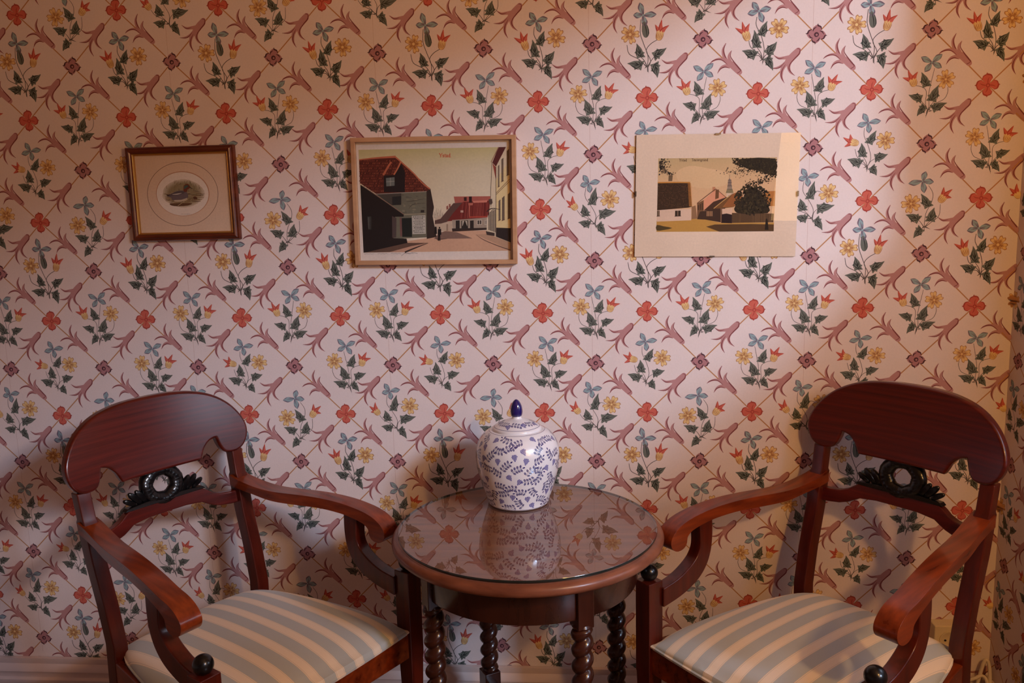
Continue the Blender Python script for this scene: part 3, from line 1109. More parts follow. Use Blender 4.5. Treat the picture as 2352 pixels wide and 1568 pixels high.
def make_chair(label):
    root = empty('armchair', (0, 0, 0), 0, label, 'chair', 'striped mahogany armchairs')
    # crest and lower back rail
    outline_panel('crest_rail', crest_outline, M['mahogany'], root, .024, CUTS, .0065, -.0115)
    outline_panel('back_rail', rail_outline, M['mahogany'], root, .019, CUTS, .003, .002)
    # back posts running down into the raked rear legs
    for s in (-1, 1):
        secs = []
        for z, ex in ((0.0, -.075), (.10, -.045), (.22, -.018), (.34, -.003), (.42, .002), (.46, .003), (.55, None), (.65, None), (.735, None), (.742, None), (.78, None), (.803, None)):
            F = ex if ex is not None else None
            xx = .193 + .007 * max(0, (z - .46) / .35)
            if F is None:
                F = fback(xx, z) - .008
                F = F if z > .6 else F * (z - .46) / .14 + .003 * (1 - (z - .46) / .14)
            hx = .0165 if z < .74 else .0155
            hy = .0185 if z < .74 else .0145
            if z < .4:
                hx = .0135 + .003 * z / .4
                hy = .014 + .0045 * z / .4
            secs.append((z, s * xx, -F, hx, hy))
        from_bm('back_leg', taper_post_bm(secs), M['mahogany_post'], root, True, .003, 2, 40)
    # front legs
    for s in (-1, 1):
        secs = [(0, s * .268, -.463, .0135, .0135), (.20, s * .269, -.463, .0165, .0165), (.355, s * .270, -.463, .0205, .0205), (.36, s * .270, -.463, .0215, .0215), (.575, s * .270, -.463, .0215, .0215)]
        lg = from_bm('front_leg', taper_post_bm(secs), M['mahogany_post'], root, True, .002, 2, 20)
        bmb = bmesh.new()
        bmesh.ops.create_uvsphere(bmb, u_segments=28, v_segments=18, radius=.0195)
        bmesh.ops.translate(bmb, verts=bmb.verts[:], vec=(s * .270, -.463, .5925))
        bl = from_bm('ball_finial', bmb, M['ebony'], lg)
        bl['label'] = 'glossy black ball finial'
    # arms and their curved supports
    for s in (-1, 1):
        from_bm('arm', sweep_rect_bm(smooth_pairs(arm_pairs, 3), lat_arm(s), .0225), M['mahogany_arm'], root, True, .004, 3, 40)
        from_bm('arm_support', sweep_rect_bm(smooth_pairs(sup_pairs, 3), lambda F, s=s: s * .2565, .0155), M['mahogany_post'], root, True, .003, 2, 40)
    # seat rails
    def rail(p, q, z0, z1, h):
        d = (Vector(q) - Vector(p)).normalized()
        n = Vector((-d.y, d.x, 0)) * h
        bm = bmesh.new()
        vs = [bm.verts.new((v.x, v.y, z)) for z in (z0, z1) for v in (Vector(p) + n, Vector(q) + n, Vector(q) - n, Vector(p) - n)]
        for f in ((0, 1, 2, 3), (4, 5, 6, 7), (0, 1, 5, 4), (1, 2, 6, 5), (2, 3, 7, 6), (3, 0, 4, 7)):
            bm.faces.new([vs[i] for i in f])
        from_bm('seat_rail', bm, M['mahogany_arm'], root, True, .003, 2)
    rail((-.25, -.465, 0), (.25, -.465, 0), .362, .424, .012)
    rail((-.178, -.002, 0), (.178, -.002, 0), .362, .424, .011)
    for s in (-1, 1):
        rail((s * .196, -.018, 0), (s * .264, -.446, 0), .362, .424, .012)
    # upholstered seat
    def edge(u, v):
        F = -.012 + (.478 + .012) * v
        hw = .178 + (.2475 - .178) * v
        hw += .022 * max(0.0, math.sin(PI * min(1, max(0, (v - .06) / .88)))) ** .5 * (1 if .06 < v < .94 else 0)
        Fb = F + (.010 * (1 - u * u) if v > .99 else 0)
        return hw * u, Fb
    NU, NV = 40, 36
    bm = bmesh.new()
    ss = lambda k, n: math.sin(PI * (k / n - .5)) * .5 + .5
    g = []
    for a in range(NV + 1):
        v = ss(a, NV)
        row = []
        for b in range(NU + 1):
            u = ss(b, NU) * 2 - 1
            x, F = edge(u, v)
            e1 = max(0.0, 1 - abs(u) ** 3.2)
            vv = 2 * v - 1
            e2 = max(0.0, 1 - abs(vv) ** 3.6)
            h = (e1 * e2) ** .42
            dome = .013 * (1 - u * u) * (1 - vv * vv)
            row.append(bm.verts.new((x, -F, .4315 + .038 * h + dome)))
        g.append(row)
    for a in range(NV):
        for b in range(NU):
            bm.faces.new((g[a][b], g[a][b + 1], g[a + 1][b + 1], g[a + 1][b]))
    loop = [g[0][b] for b in range(NU + 1)] + [g[a][NU] for a in range(1, NV + 1)] + [g[NV][b] for b in range(NU - 1, -1, -1)] + [g[a][0] for a in range(NV - 1, 0, -1)]
    low = [bm.verts.new((v.co.x * .985, v.co.y, .4235)) for v in loop]
    for k in range(len(loop)):
        bm.faces.new((loop[k], loop[(k + 1) % len(loop)], low[(k + 1) % len(loop)], low[k]))
    bm.faces.new(low)
    ring = [tuple(v.co) for v in loop[::3]]
    seat = from_bm('seat', bm, M['fabric'], root)
    from_bm('piping', tube_bm([(x, y, .4295) for x, y, z in ring], .0035, 6, 2, None, True), M['fabric'], seat)
    # ebonised wreath between the rails
    zc = .7625
    yc = -fback(0, zc) + .010
    bm = bmesh.new()
    R, r = .0340, .0152
    A_, B_ = 72, 16
    rows = []
    for i in range(A_):
        a = 2 * PI * i / A_
        rows.append([])
        for k in range(B_):
            p = 2 * PI * k / B_
            rr = r * (1 + .035 * math.cos(2 * p - 7 * a) + .05 * math.cos(24 * a + 2 * p) * math.sin(p))
            q = R * 1.22 + rr * math.cos(p) if False else R + rr * math.cos(p)
            z = zc + q * math.sin(a)
            rows[-1].append(bm.verts.new((q * math.cos(a) * 1.16, yc - fback(0, z) + fback(0, zc) - rr * .9 * math.sin(p), z)))
    for i in range(A_):
        for k in range(B_):
            bm.faces.new((rows[i][k], rows[i][(k + 1) % B_], rows[(i + 1) % A_][(k + 1) % B_], rows[(i + 1) % A_][k]))
    wr = from_bm('wreath_carving', bm, M['ebony'], root)
    wr['label'] = 'ebonised carved laurel wreath'
    bmp = bmesh.new()
    pl = [(-.106, .724), (.106, .724), (.099, .7305), (.05, .733), (-.05, .733), (-.099, .7305)]
    ya = -fback(0, .73) + .001
    fr = [bmp.verts.new((x, ya + (fback(0, .73) - fback(x, .73)), z)) for x, z in pl]
    bk = [bmp.verts.new((x, ya + .018 + (fback(0, .73) - fback(x, .73)), z)) for x, z in pl]
    bmp.faces.new(fr)
    bmp.faces.new(bk)
    for k in range(6):
        bmp.faces.new((fr[k], fr[(k + 1) % 6], bk[(k + 1) % 6], bk[k]))
    from_bm('plinth', bmp, M['ebony'], wr, True, .001)
    for s in (-1, 1):
        for (x, z, ang, la, wa) in ((.058, .7475, 54, .0225, .0095), (.074, .7475, 47, .0225, .0095), (.089, .7415, 30, .0175, .0078)):
            a = math.radians(ang)
            d = Vector((s * math.cos(a), 0, math.sin(a)))
            n = Vector((-s * math.sin(a), 0, math.cos(a)))
            b = ellipsoid_bm((s * x, -fback(x, z) + .008, z), (d, n, Vector((0, 1, 0))), (la, wa, .008), bmesh.new(), 14, 10, .22)
            bmesh.ops.remove_doubles(b, verts=b.verts[:], dist=1e-5)
            from_bm('carved_leaf', b, M['ebony'], wr)
    return root


def copy_tree(o, parent=None):
    c = o.copy()
    COL.objects.link(c)
    if parent is not None:
        c.parent = parent
        c.matrix_parent_inverse = o.matrix_parent_inverse.copy()
    for ch in list(o.children):
        copy_tree(ch, c)
    return c


chair1 = make_chair('mahogany armchair with striped seat, the left one of the two beside the round table')
chair2 = copy_tree(chair1)
chair1.location = (-.851, -.300, 0)
chair1.rotation_euler = (0, 0, 1.021)
chair2.location = (.768, -.260, 0)
chair2.rotation_euler = (0, 0, -.858)
chair2['label'] = 'mahogany armchair with striped seat, right of the table in the wall corner'

# ------------------------------------------------------------------ round table
TX, TY = -.028, -.355
TZ = .694
table = empty('side_table', (TX, TY, 0), 0, 'round dark wood side table with glass top and barley twist legs', 'table')
top_prof = [(.0, TZ - .034), (.268, TZ - .034), (.276, TZ - .030), (.284, TZ - .029), (.294, TZ - .025), (.3005, TZ - .018), (.3015, TZ - .012), (.299, TZ - .006), (.2935, TZ - .0015), (.288, TZ - .0005), (.286, TZ), (.0, TZ)]
from_bm('table_top', lathe_bm([(max(r, .0005), z) for r, z in top_prof], 128), M['oak_rim'], table)
from_bm('veneer', lathe_bm([(.0005, TZ - .001), (.284, TZ - .001), (.284, TZ + .0008), (.0005, TZ + .0008)], 96), M['oak_top'], table)
bm = lathe_bm([(.0005, TZ + .0012), (.2865, TZ + .0012), (.287, TZ + .002), (.287, TZ + .0062), (.2865, TZ + .007), (.0005, TZ + .007)], 128)
gl = from_bm('glass_disc', bm, M['glass_top'], table)
gl.data.materials.append(M['glass_edge'])
for p in gl.data.polygons:
    c = p.center
    if math.hypot(c.x, c.y) > .2862 and abs(p.normal.z) < .9:
        p.material_index = 1
gl['label'] = 'clear glass disc with dark edge'
from_bm('apron', lathe_bm([(.228, .586), (.2425, .586), (.244, .590), (.244, TZ - .034), (.228, TZ - .034)], 96, close=False), M['oak_dark'], table)


def twist_bm(cx, cy, z0, z1, rmax=.0232, rmin=.0130, pitch=.035, ph=0.0):
    bm = bmesh.new()
    n = int((z1 - z0) / .0017)
    S = 26
    rows = []
    for i in range(n + 1):
        z = z0 + (z1 - z0) * i / n
        e = min(1, min(z - z0, z1 - z) / .010)
        row = []
        for k in range(S):
            t = 2 * PI * k / S
            f = abs(math.cos((t - 2 * PI * z / pitch - ph) / 2)) ** .8
            r = rmin + (rmax - rmin) * f * (.25 + .75 * e)
            row.append(bm.verts.new((cx + r * math.cos(t), cy + r * math.sin(t), z)))
        rows.append(row)
    for a, b in zip(rows, rows[1:]):
        for k in range(S):
            bm.faces.new((a[k], a[(k + 1) % S], b[(k + 1) % S], b[k]))
    bm.faces.new(rows[0])
    bm.faces.new(rows[-1])
    return bm


def sq_block_bm(cx, cy, z0, z1, h, a, bm=None):
    bm = bm or bmesh.new()
    c, s = math.cos(a), math.sin(a)
    vs = []
    for z in (z0, z1):
        for u, v in ((-1, -1), (1, -1), (1, 1), (-1, 1)):
            vs.append(bm.verts.new((cx + h * (u * c - v * s), cy + h * (u * s + v * c), z)))
    for f in ((0, 1, 2, 3), (4, 5, 6, 7), (0, 1, 5, 4), (1, 2, 6, 5), (2, 3, 7, 6), (3, 0, 4, 7)):
        bm.faces.new([vs[i] for i in f])
    return bm


LR = .2335
leg_ang = [math.radians(a) for a in (-59, 31, 121, 213)]
for i, a in enumerate(leg_ang):
    cx, cy = LR * math.cos(a), LR * math.sin(a)
    lg = from_bm('leg', twist_bm(cx, cy, .228, .570, ph=a), M['oak_dark'], table)
    o = from_bm('leg_block', sq_block_bm(cx, cy, .566, TZ - .034, .0185, a), M['oak_dark' if i else 'oak_dark'], lg, True, .002)
    from_bm('collar', lathe_bm([(.012, .560), (.019, .563), (.0215, .568), (.019, .573), (.012, .575)], 28, None, cx, cy), M['oak_dark'], lg)
    from_bm('foot_block', sq_block_bm(cx, cy, .150, .232, .021, a), M['oak_dark'], lg, True, .002)
    from_bm('foot', lathe_bm([(.010, .152), (.016, .145), (.014, .120), (.021, .080), (.024, .045), (.019, .012), (.015, 0)], 28, None, cx, cy), M['oak_dark'], lg)
for k in (0, 1):
    a, b = leg_ang[k], leg_ang[k + 2]
    p, q = Vector((LR * math.cos(a), LR * math.sin(a), 0)), Vector((LR * math.cos(b), LR * math.sin(b), 0))
    d = (q - p).normalized()
    n = Vector((-d.y, d.x, 0)) * .011
    p, q = p + d * .018, q - d * .018
    bm = bmesh.new()
    z0_, z1_ = (.176, .206) if k == 0 else (.1765, .2055)
    vs = [bm.verts.new((v.x, v.y, z)) for z in (z0_, z1_) for v in (p + n, q + n, q - n, p - n)]
    for f in ((0, 1, 2, 3), (4, 5, 6, 7), (0, 1, 5, 4), (1, 2, 6, 5), (2, 3, 7, 6), (3, 0, 4, 7)):
        bm.faces.new([vs[i] for i in f])
    from_bm('stretcher', bm, M['oak_dark'], table, True, .003)

# ------------------------------------------------------------------ ginger jar
JX, JY, JZ = -.058, -.205, TZ + .0072
jar = empty('ginger_jar', (JX, JY, JZ), 0, 'blue and white lidded porcelain jar with sprig pattern on the glass table top', 'jar')
jar_prof_c = [(.066, 0), (.0725, .003), (.076, .014), (.083, .035), (.0905, .060), (.0965, .085), (.0995, .110), (.0985, .133), (.0925, .153), (.082, .168), (.070, .177), (.063, .1800), (.0595, .1802), (.056, .1790)]
jp = [np.array(p) for p in catmull(jar_prof_c, 6)]
INDIGO, INDIGO_L = (32, 28, 108), (76, 74, 146)
PORC = (232, 230, 232)


class Surf:
    def __init__(self, prof):
        self.p = np.array(prof)
        d = np.hypot(*np.diff(self.p, axis=0).T)
        self.s = np.r_[0, np.cumsum(d)]

    def at(self, s):
        r = np.interp(s, self.s, self.p[:, 0])
        z = np.interp(s, self.s, self.p[:, 1])
        e = 1e-3
        dr = np.interp(s + e, self.s, self.p[:, 0]) - np.interp(s - e, self.s, self.p[:, 0])
        dz = np.interp(s + e, self.s, self.p[:, 1]) - np.interp(s - e, self.s, self.p[:, 1])
        n = np.hypot(dr, dz) + 1e-12
        return r, z, dz / n, -dr / n


def sprig(A, rng, ln=.040):
    """one leafy sprig centred on 0,0 (metres)"""
    bend = rng.choice((-1, 1)) * rng.uniform(.25, .6)
    pts = [(t * ln, bend * ln * (t * t - .25 * .33)) for t in (-.5, -.25, 0, .25, .5)]
    A.stroke(pts, .0008, INDIGO, 1)
    P = catmull(pts, 4)
    for k in range(1, len(P), 4):
        d = P[min(k + 1, len(P) - 1)] - P[k - 1]
        a = math.atan2(d[1], d[0])
        for sd in (-1, 1):
            b = a + sd * 1.15
            c = P[k] + u2(b) * .0054
            A.disc(c, .0041, .0023, INDIGO, 2, 9, b)
            A.stroke([tuple(c - u2(b) * .0034), tuple(c + u2(b) * .0036)], .0005, PORC, 3, 2)
    A.disc(P[-1] + u2(a) * .004, .0032, .0016, INDIGO, 2, 9, a)


def grapes(A):
    for row, cnt in enumerate((1, 2, 3, 4, 3)):
        for k in range(cnt):
            A.disc(((k - (cnt - 1) / 2) * .0036 + (.0004 if row % 2 else 0), (row - 2) * .0031), .0018, .0018, INDIGO_L, 1, 7)
            A.disc(((k - (cnt - 1) / 2) * .0036, (row - 2) * .0031 + .0002), .0009, .0009, (150, 148, 196), 2, 6)
    A.stroke([(0, .005), (.001, .0085)], .0009, INDIGO, 2, 2)


def surf_mesh(name, surf, items, seg, mat, base_col, extra=None, bottom=True):
    """revolved surface in base colour plus drawings wrapped on to it; items: (theta, s, rot, art arrays)"""
    V, T, C = [], [], []
    P = surf.p
    for r, z in P:
        for k in range(seg):
            V.append((r * math.cos(2 * PI * k / seg), r * math.sin(2 * PI * k / seg), z))
    for i in range(len(P) - 1):
        for k in range(seg):
            a, b = i * seg + k, i * seg + (k + 1) % seg
            T += [(a, b, b + seg), (a, b + seg, a + seg)]
    if bottom:
        V.append((0, 0, P[0][1]))
        for k in range(seg):
            T.append((len(V) - 1, (k + 1) % seg, k))
    C += [lin(base_col)] * len(V)
    V, T, C = [np.array(V)], [np.array(T)], [np.array(C)]
    n = len(V[0])
    for th, s, rot, (v, l, c, t) in items:
        ca, sa = math.cos(rot), math.sin(rot)
        x, y = v[:, 0] * ca - v[:, 1] * sa, v[:, 0] * sa + v[:, 1] * ca
        s_ = np.clip(s + y, surf.s[0] + .0005, surf.s[-1] - .0005)
        r0 = surf.at(np.array([s]))[0][0]
        r, z, nr, nz = surf.at(s_)
        a = th + x / r0
        off = .00012 + l * .000003
        r, z = r + nr * off, z + nz * off
        V.append(np.stack([r * np.cos(a), r * np.sin(a), z], 1))
        C.append(c)
        T.append(t + n)
        n += len(v)
    return tri_mesh(name, np.concatenate(V), np.concatenate(T), np.concatenate(C), mat)


def scatter(surf, s0, s1, dmin, rng, tries=6000, cap=400):
    pts = []
    for _ in range(tries):
        s = rng.uniform(s0, s1)
        th = rng.uniform(0, 2 * PI)
        r = surf.at(np.array([s]))[0][0]
        if rng.random() > r / .1:
            continue
        if all(math.hypot(s - q[0], r * ((th - q[1] + PI) % (2 * PI) - PI)) > dmin for q in pts):
            pts.append((s, th))
            if len(pts) >= cap:
                break
    return pts


def ring_items(surf, s, w, col=INDIGO, n=72):
    it = []
    r = surf.at(np.array([s]))[0][0]
    h = PI * r / n * 1.04
    A = Art()
    A.stroke([(-h, 0), (0, 0), (h, 0)], w, col, 1, 1)
    ar = A.arrays()
    for k in range(n):
        it.append((2 * PI * k / n, s, 0, ar))
    return it


rng = random.Random(11)
js = Surf(jp)
variants = []
for _ in range(6):
    A = Art()
    sprig(A, rng, rng.uniform(.023, .028))
    variants.append(A.arrays())
A = Art()
grapes(A)
gr_ar = A.arrays()
items = []
for k, (s, th) in enumerate(scatter(js, .014, js.s[-1] - .024, .0212, rng, 20000)):
    if k % 3 == 2:
        items.append((th, s, rng.uniform(-.7, .7), gr_ar))
    else:
        items.append((th, s, rng.uniform(0, 2 * PI), rng.choice(variants)))
items += ring_items(js, .0085, .0009) + ring_items(js, js.s[-1] - .0105, .0010)
jb = link('jar_body', surf_mesh('jar_body', js, items, 96, M['ceramic'], PORC), None, jar)
lid_c = [(.0585, .1785), (.0585, .183), (.056, .1865), (.048, .1915), (.036, .1975), (.022, .2025), (.014, .205), (.0115, .208), (.0105, .2125)]
ls = Surf([np.array(p) for p in catmull(lid_c, 4)])
items = ring_items(ls, .0115, .0011)
for k in range(7):
    th = 2 * PI * k / 7 + .3
    items.append((th, .030, rng.choice((0, PI)) + rng.uniform(-.3, .3), rng.choice(variants)))
    items.append((th + .42, .022 + .006 * (k % 2), .3, gr_ar))
lid = link('lid', surf_mesh('lid', ls, items, 72, M['ceramic'], PORC, bottom=False), None, jar)
fin = [(.0105, .2105), (.0126, .2125), (.0142, .218), (.0146, .225), (.0134, .234), (.0106, .2415), (.0066, .2475), (.0028, .2508), (.0004, .2515)]
from_bm('finial', lathe_bm([tuple(p) for p in catmull(fin, 4)], 36), M['cobalt'], lid)['label'] = 'deep cobalt blue acorn finial'


# ------------------------------------------------------------------ pictures
def homography(src, dst):
    A = []
    b = []
    for (x, y), (u, v) in zip(src, dst):
        A += [[x, y, 1, 0, 0, 0, -u * x, -u * y], [0, 0, 0, x, y, 1, -v * x, -v * y]]
        b += [u, v]
    h = np.linalg.solve(np.array(A, float), np.array(b, float))
    H = np.r_[h, 1].reshape(3, 3)

    def f(P):
        P = np.asarray(P, float)
        q = np.c_[P, np.ones(len(P))] @ H.T
        return q[:, :2] / q[:, 2:]
    return f


def picture_root(name, cx, cz, rot, label):
    o = empty(name, (cx, 0, cz), 0, label, 'picture', 'framed pictures on the wall')
    o.rotation_euler = (0, rot, 0)
    return o


def art_object(name, art, src, w, h, y, parent, mat=None):
    """drawing in its own flat units -> a printed sheet w x h at depth y"""
    f = homography(src, [(-w / 2, h / 2), (w / 2, h / 2), (w / 2, -h / 2), (-w / 2, -h / 2)])
    v, l, c, t = art.arrays()
    q = f(v)
    q[:, 0] = np.clip(q[:, 0], -w / 2, w / 2)
    q[:, 1] = np.clip(q[:, 1], -h / 2, h / 2)
    V = np.stack([q[:, 0], y - l * .000002, q[:, 1]], 1)
    return link(name, tri_mesh(name, V, t, c, mat or M['print']), None, parent, False)


def frame_rails(w, h, profile, mat, parent, name='frame_rail'):
    """four mitred rails; profile: (inset from outer edge, y) points"""
    cs = [(-1, 1), (1, 1), (1, -1), (-1, -1)]
    for k in range(4):
        a, b = cs[k], cs[(k + 1) % 4]
        bm = bmesh.new()
        A = [bm.verts.new((a[0] * (w / 2 - i), y, a[1] * (h / 2 - i))) for i, y in profile]
        B = [bm.verts.new((b[0] * (w / 2 - i), y, b[1] * (h / 2 - i))) for i, y in profile]
        n = len(profile)
        for j in range(n):
            bm.faces.new((A[j], A[(j + 1) % n], B[(j + 1) % n], B[j]))
        bm.faces.new(A)
        bm.faces.new(B)
        from_bm(name, bm, mat, parent)


def pane(w, h, y, parent):
    bm = box_bm(-w / 2, w / 2, y - .002, y, -h / 2, h / 2)
    return from_bm('glass_pane', bm, M['glass'], parent, False)


def backing(w, h, y0_, y1_, parent):
    return from_bm('backing_board', box_bm(-w / 2, w / 2, y0_, y1_, -h / 2, h / 2), M['board'], parent, False)


STROKES = {  # serif letters as strokes in a unit box (x advance, strokes)
    'Y': (.78, [[(.02, .98), (.38, .45), (.38, .03)], [(.74, .98), (.38, .45)], [(-.05, .98), (.20, .98)], [(.60, .98), (.84, .98)], [(.22, .02), (.54, .02)]]),
    'T': (.72, [[(.36, .97), (.36, .03)], [(.02, .97), (.70, .97)], [(.03, .97), (.03, .78)], [(.69, .97), (.69, .78)], [(.20, .02), (.52, .02)]]),
    's': (.46, [[(.38, .52), (.20, .60), (.07, .48), (.22, .33), (.38, .18), (.22, .02), (.04, .10)], [(.38, .60), (.38, .46)]]),
    't': (.38, [[(.18, .85), (.18, .12), (.26, .02), (.36, .08)], [(.02, .60), (.36, .60)]]),
    'a': (.54, [[(.06, .48), (.18, .60), (.34, .52), (.35, .12), (.48, .03)], [(.35, .34), (.14, .30), (.06, .14), (.18, .02), (.35, .14)]]),
    'd': (.58, [[(.42, 1.0), (.42, .04), (.54, .03)], [(.42, .48), (.24, .60), (.07, .42), (.07, .16), (.22, .02), (.42, .14)], [(.30, .99), (.42, .99)]]),
    'e': (.50, [[(.08, .34), (.42, .36), (.38, .54), (.22, .60), (.07, .42), (.08, .16), (.22, .02), (.42, .10)]]),
    'r': (.44, [[(.14, .60), (.14, .03)], [(.14, .46), (.26, .60), (.40, .56)], [(.03, .02), (.27, .02)], [(.03, .59), (.14, .59)]]),
    'g': (.54, [[(.24, .60), (.07, .48), (.10, .28), (.24, .22), (.38, .32), (.38, .50), (.24, .60)], [(.36, .56), (.50, .60)], [(.14, .22), (.10, .08), (.36, .02), (.44, -.14), (.22, -.26), (.06, -.16), (.14, .02)]]),
    'n': (.60, [[(.14, .60), (.14, .03)], [(.14, .44), (.30, .60), (.44, .50), (.44, .03)], [(.03, .02), (.25, .02)], [(.34, .02), (.56, .02)], [(.03, .59), (.14, .59)]]),
    '.': (.26, [[(.10, .02), (.16, .08)]]),
    ' ': (.5, []),
}
STROKES['ä'] = (STROKES['a'][0], STROKES['a'][1] + [[(.14, .82), (.18, .86)], [(.32, .82), (.36, .86)]])


def write(A, text, x, y, size, col, layer=8, slope=0.0, wt=.11):
    cx = 0.0
    for ch in text:
        adv, st = STROKES[ch]
        for s in st:
            pts = [(x + (cx + p[0]) * size, y - p[1] * size + slope * (cx + p[0]) * size) for p in s]
            dot = len(s) == 2 and math.hypot(s[0][0] - s[1][0], s[0][1] - s[1][1]) < .12
            A.stroke(pts, size * (wt * 1.3 if dot else wt if len(s) > 2 else wt * (1.0 if abs(s[0][1] - s[1][1]) > .2 else .6)), col, layer, 3)
        cx += adv + .05


def dashes(A, x0, x1, y, w, h, col, rng, layer=8, slope=0.0):
    x = x0
    A.k += 1
    A.hold = True
    while x < x1:
        d = rng.uniform(.5, 1.4) * w
        A.stroke([(x, y + slope * (x - x0)), (min(x + d, x1), y + slope * (x - x0))], h * rng.uniform(.6, 1), col, layer, 2)
        x += d + w * .35
    A.hold = False


# --- picture 1: duck print, mahogany frame with gilt slip
W1, H1 = .288, .239
p1 = picture_root('picture_frame', -.922, 1.4575, .001, 'small dark mahogany frame with gilt slip holding an oval duck print')
src1 = [(83, 130), (1662, 75), (1768, 1440), (222, 1480)]
frame_rails(W1, H1, [(0, -.002), (0, -.014), (.002, -.0175), (.0045, -.0165), (.0065, -.0195), (.011, -.0215), (.0145, -.0195), (.0165, -.016), (.0165, -.002)], M['frame_red'], p1)
frame_rails(W1 - .032, H1 - .032, [(0, -.003), (0, -.0158), (.002, -.0168), (.0055, -.0125), (.0055, -.003)], M['gilt'], p1, 'gilt_slip')
backing(W1 - .004, H1 - .004, -.0035, -.0018, p1)
A = Art()
A.poly([(83, 130), (1662, 75), (1768, 1440), (222, 1480)], (230, 206, 186), 0)


def oval(c, rx, ry, n=72, rot=0.06):
    return [(c[0] + rx * math.cos(2 * PI * k / n) * math.cos(rot) - ry * math.sin(2 * PI * k / n) * math.sin(rot),
             c[1] + rx * math.cos(2 * PI * k / n) * math.sin(rot) + ry * math.sin(2 * PI * k / n) * math.cos(rot)) for k in range(n + 1)]


A.stroke(oval((920, 792), 514, 460), 6, (96, 66, 54), 1, 1, False)
A.poly(oval((920, 792), 392, 326)[:-1], (226, 194, 170), 1)
A.poly(oval((920, 788), 388, 322)[:-1], (196, 148, 120), 2)
A.poly(oval((918, 792), 378, 314)[:-1], (240, 232, 226), 3)
rg = random.Random(3)
for k in range(26):
    f_ = 1 - k / 26
    c_ = tuple(int(a + (b - a) * (k / 25)) for a, b in zip((218, 206, 192), (150, 138, 108)))
    A.poly([(930 + (300 * f_ * .35 + 195) * math.cos(a) * (1 + .06 * math.sin(5 * a + k)), 785 + (190 * f_ * .3 + 140) * math.sin(a) * (1 + .05 * math.cos(4 * a + k))) for a in [2 * PI * q / 30 for q in range(30)]], c_, 4 + k * .15, 0)
for k in range(150):
    a = rg.uniform(0, 2 * PI)
    q = rg.random() ** .5
    x, y = 930 + 270 * q * math.cos(a), 790 + 175 * q * math.sin(a)
    up = y < 760
    c_ = rg.choice(((128, 116, 84), (164, 150, 118), (112, 98, 74))) if up else rg.choice(((110, 82, 58), (150, 124, 92), (180, 160, 128), (92, 70, 54)))
    A.stroke([(x, y), (x + rg.uniform(-8, 8), y - rg.uniform(20, 50))] if up else [(x - rg.uniform(20, 60), y), (x, y + rg.uniform(-4, 4)), (x + rg.uniform(20, 60), y)], rg.uniform(3, 7), c_, 9, 2)
A.poly([(740, 930), (960, 925), (1060, 930), (1000, 960), (860, 972), (760, 962)], (104, 76, 58), 10, 2)
A.poly([(684, 812), (740, 800), (800, 765), (880, 745), (940, 748), (985, 775), (1000, 820), (985, 858), (930, 880), (830, 890), (770, 880), (755, 850), (720, 835)], (112, 100, 108), 11, 2)
A.poly([(690, 815), (760, 790), (850, 755), (930, 752), (950, 775), (900, 800), (800, 812), (730, 830)], (92, 84, 92), 12, 2)
A.stroke([(770, 802), (840, 796), (905, 782)], [4, 13, 3], (220, 214, 206), 13)
A.poly([(684, 800), (740, 808), (700, 832)], (70, 52, 52), 13)
A.poly([(800, 882), (900, 878), (985, 850), (975, 880), (900, 905), (810, 905)], (198, 186, 168), 12, 2)
A.poly([(930, 745), (935, 690), (950, 660), (985, 648), (1012, 662), (1026, 690), (1018, 715), (990, 730), (985, 760), (950, 765)], (118, 62, 50), 13, 2)
A.poly([(940, 690), (965, 668), (1000, 672), (1000, 690), (970, 705), (945, 725)], (70, 96, 92), 14, 2)
A.stroke([(1018, 690), (1040, 708), (1068, 722)], [16, 10, 4], (70, 60, 56), 14)
A.disc((1000, 684), 5, 5, (24, 20, 20), 15)
A.stroke([(850, 965), (930, 910), (1010, 860)], 9, (186, 166, 134), 15)
A.poly([(1070, 850), (1090, 830), (1120, 838), (1135, 858), (1100, 872)], (96, 62, 50), 13, 2)
A.stroke([(1070, 742), (1120, 755), (1175, 770)], [3, 8, 3], (110, 100, 84), 13)
A.stroke([(862, 660), (880, 652), (893, 648)], [3, 7, 2], (110, 96, 78), 13)
dashes(A, 893, 1026, 1084, 14, 6, (150, 144, 150), rg, 15)
art_object('duck_print', A, src1, W1 - .0, H1 - .0, -.0095, p1)
pane(W1 - .036, H1 - .036, -.0118, p1)

# --- picture 2: old town postcard, birch frame
W2, H2 = .416, .318
p2 = picture_root('picture_frame', -.2675, 1.4205, .0135, 'pale birch frame with a coloured street scene titled in red lettering, above the table')
src2 = [(62, 85), (1935, 42), (1952, 1497), (125, 1510)]
frame_rails(W2, H2, [(0, -.002), (0, -.0195), (.0008, -.0205), (.0102, -.0205), (.011, -.0195), (.011, -.002)], M['frame_birch'], p2)
backing(W2 - .004, H2 - .004, -.0035, -.0018, p2)
A = Art()
rg = random.Random(8)
A.poly(src2, (224, 212, 204), 0)
sk = [(143, 215), (1855, 178), (1875, 1350), (203, 1375)]
A.poly([(143, 215), (1855, 178), (1858, 420), (152, 440)], None, 1, 0, [(196, 186, 134), (200, 190, 140), (216, 204, 178), (212, 200, 166)])
A.poly([(152, 440), (1858, 420), (1875, 1350), (203, 1375)], None, 1, 0, [(212, 200, 166), (216, 204, 178), (224, 206, 188), (220, 204, 186)])
street = (206, 164, 136)
A.poly([(203, 1372), (680, 1245), (1000, 1200), (1120, 1128), (1600, 1122), (1872, 1250), (1875, 1350)], street, 2)
A.poly([(1000, 1218), (1060, 1150), (1130, 1130), (1260, 1142), (1440, 1212)], (132, 104, 92), 3)
A.poly([(1480, 1170), (1600, 1160), (1875, 1255), (1872, 1345)], (186, 150, 124), 3)
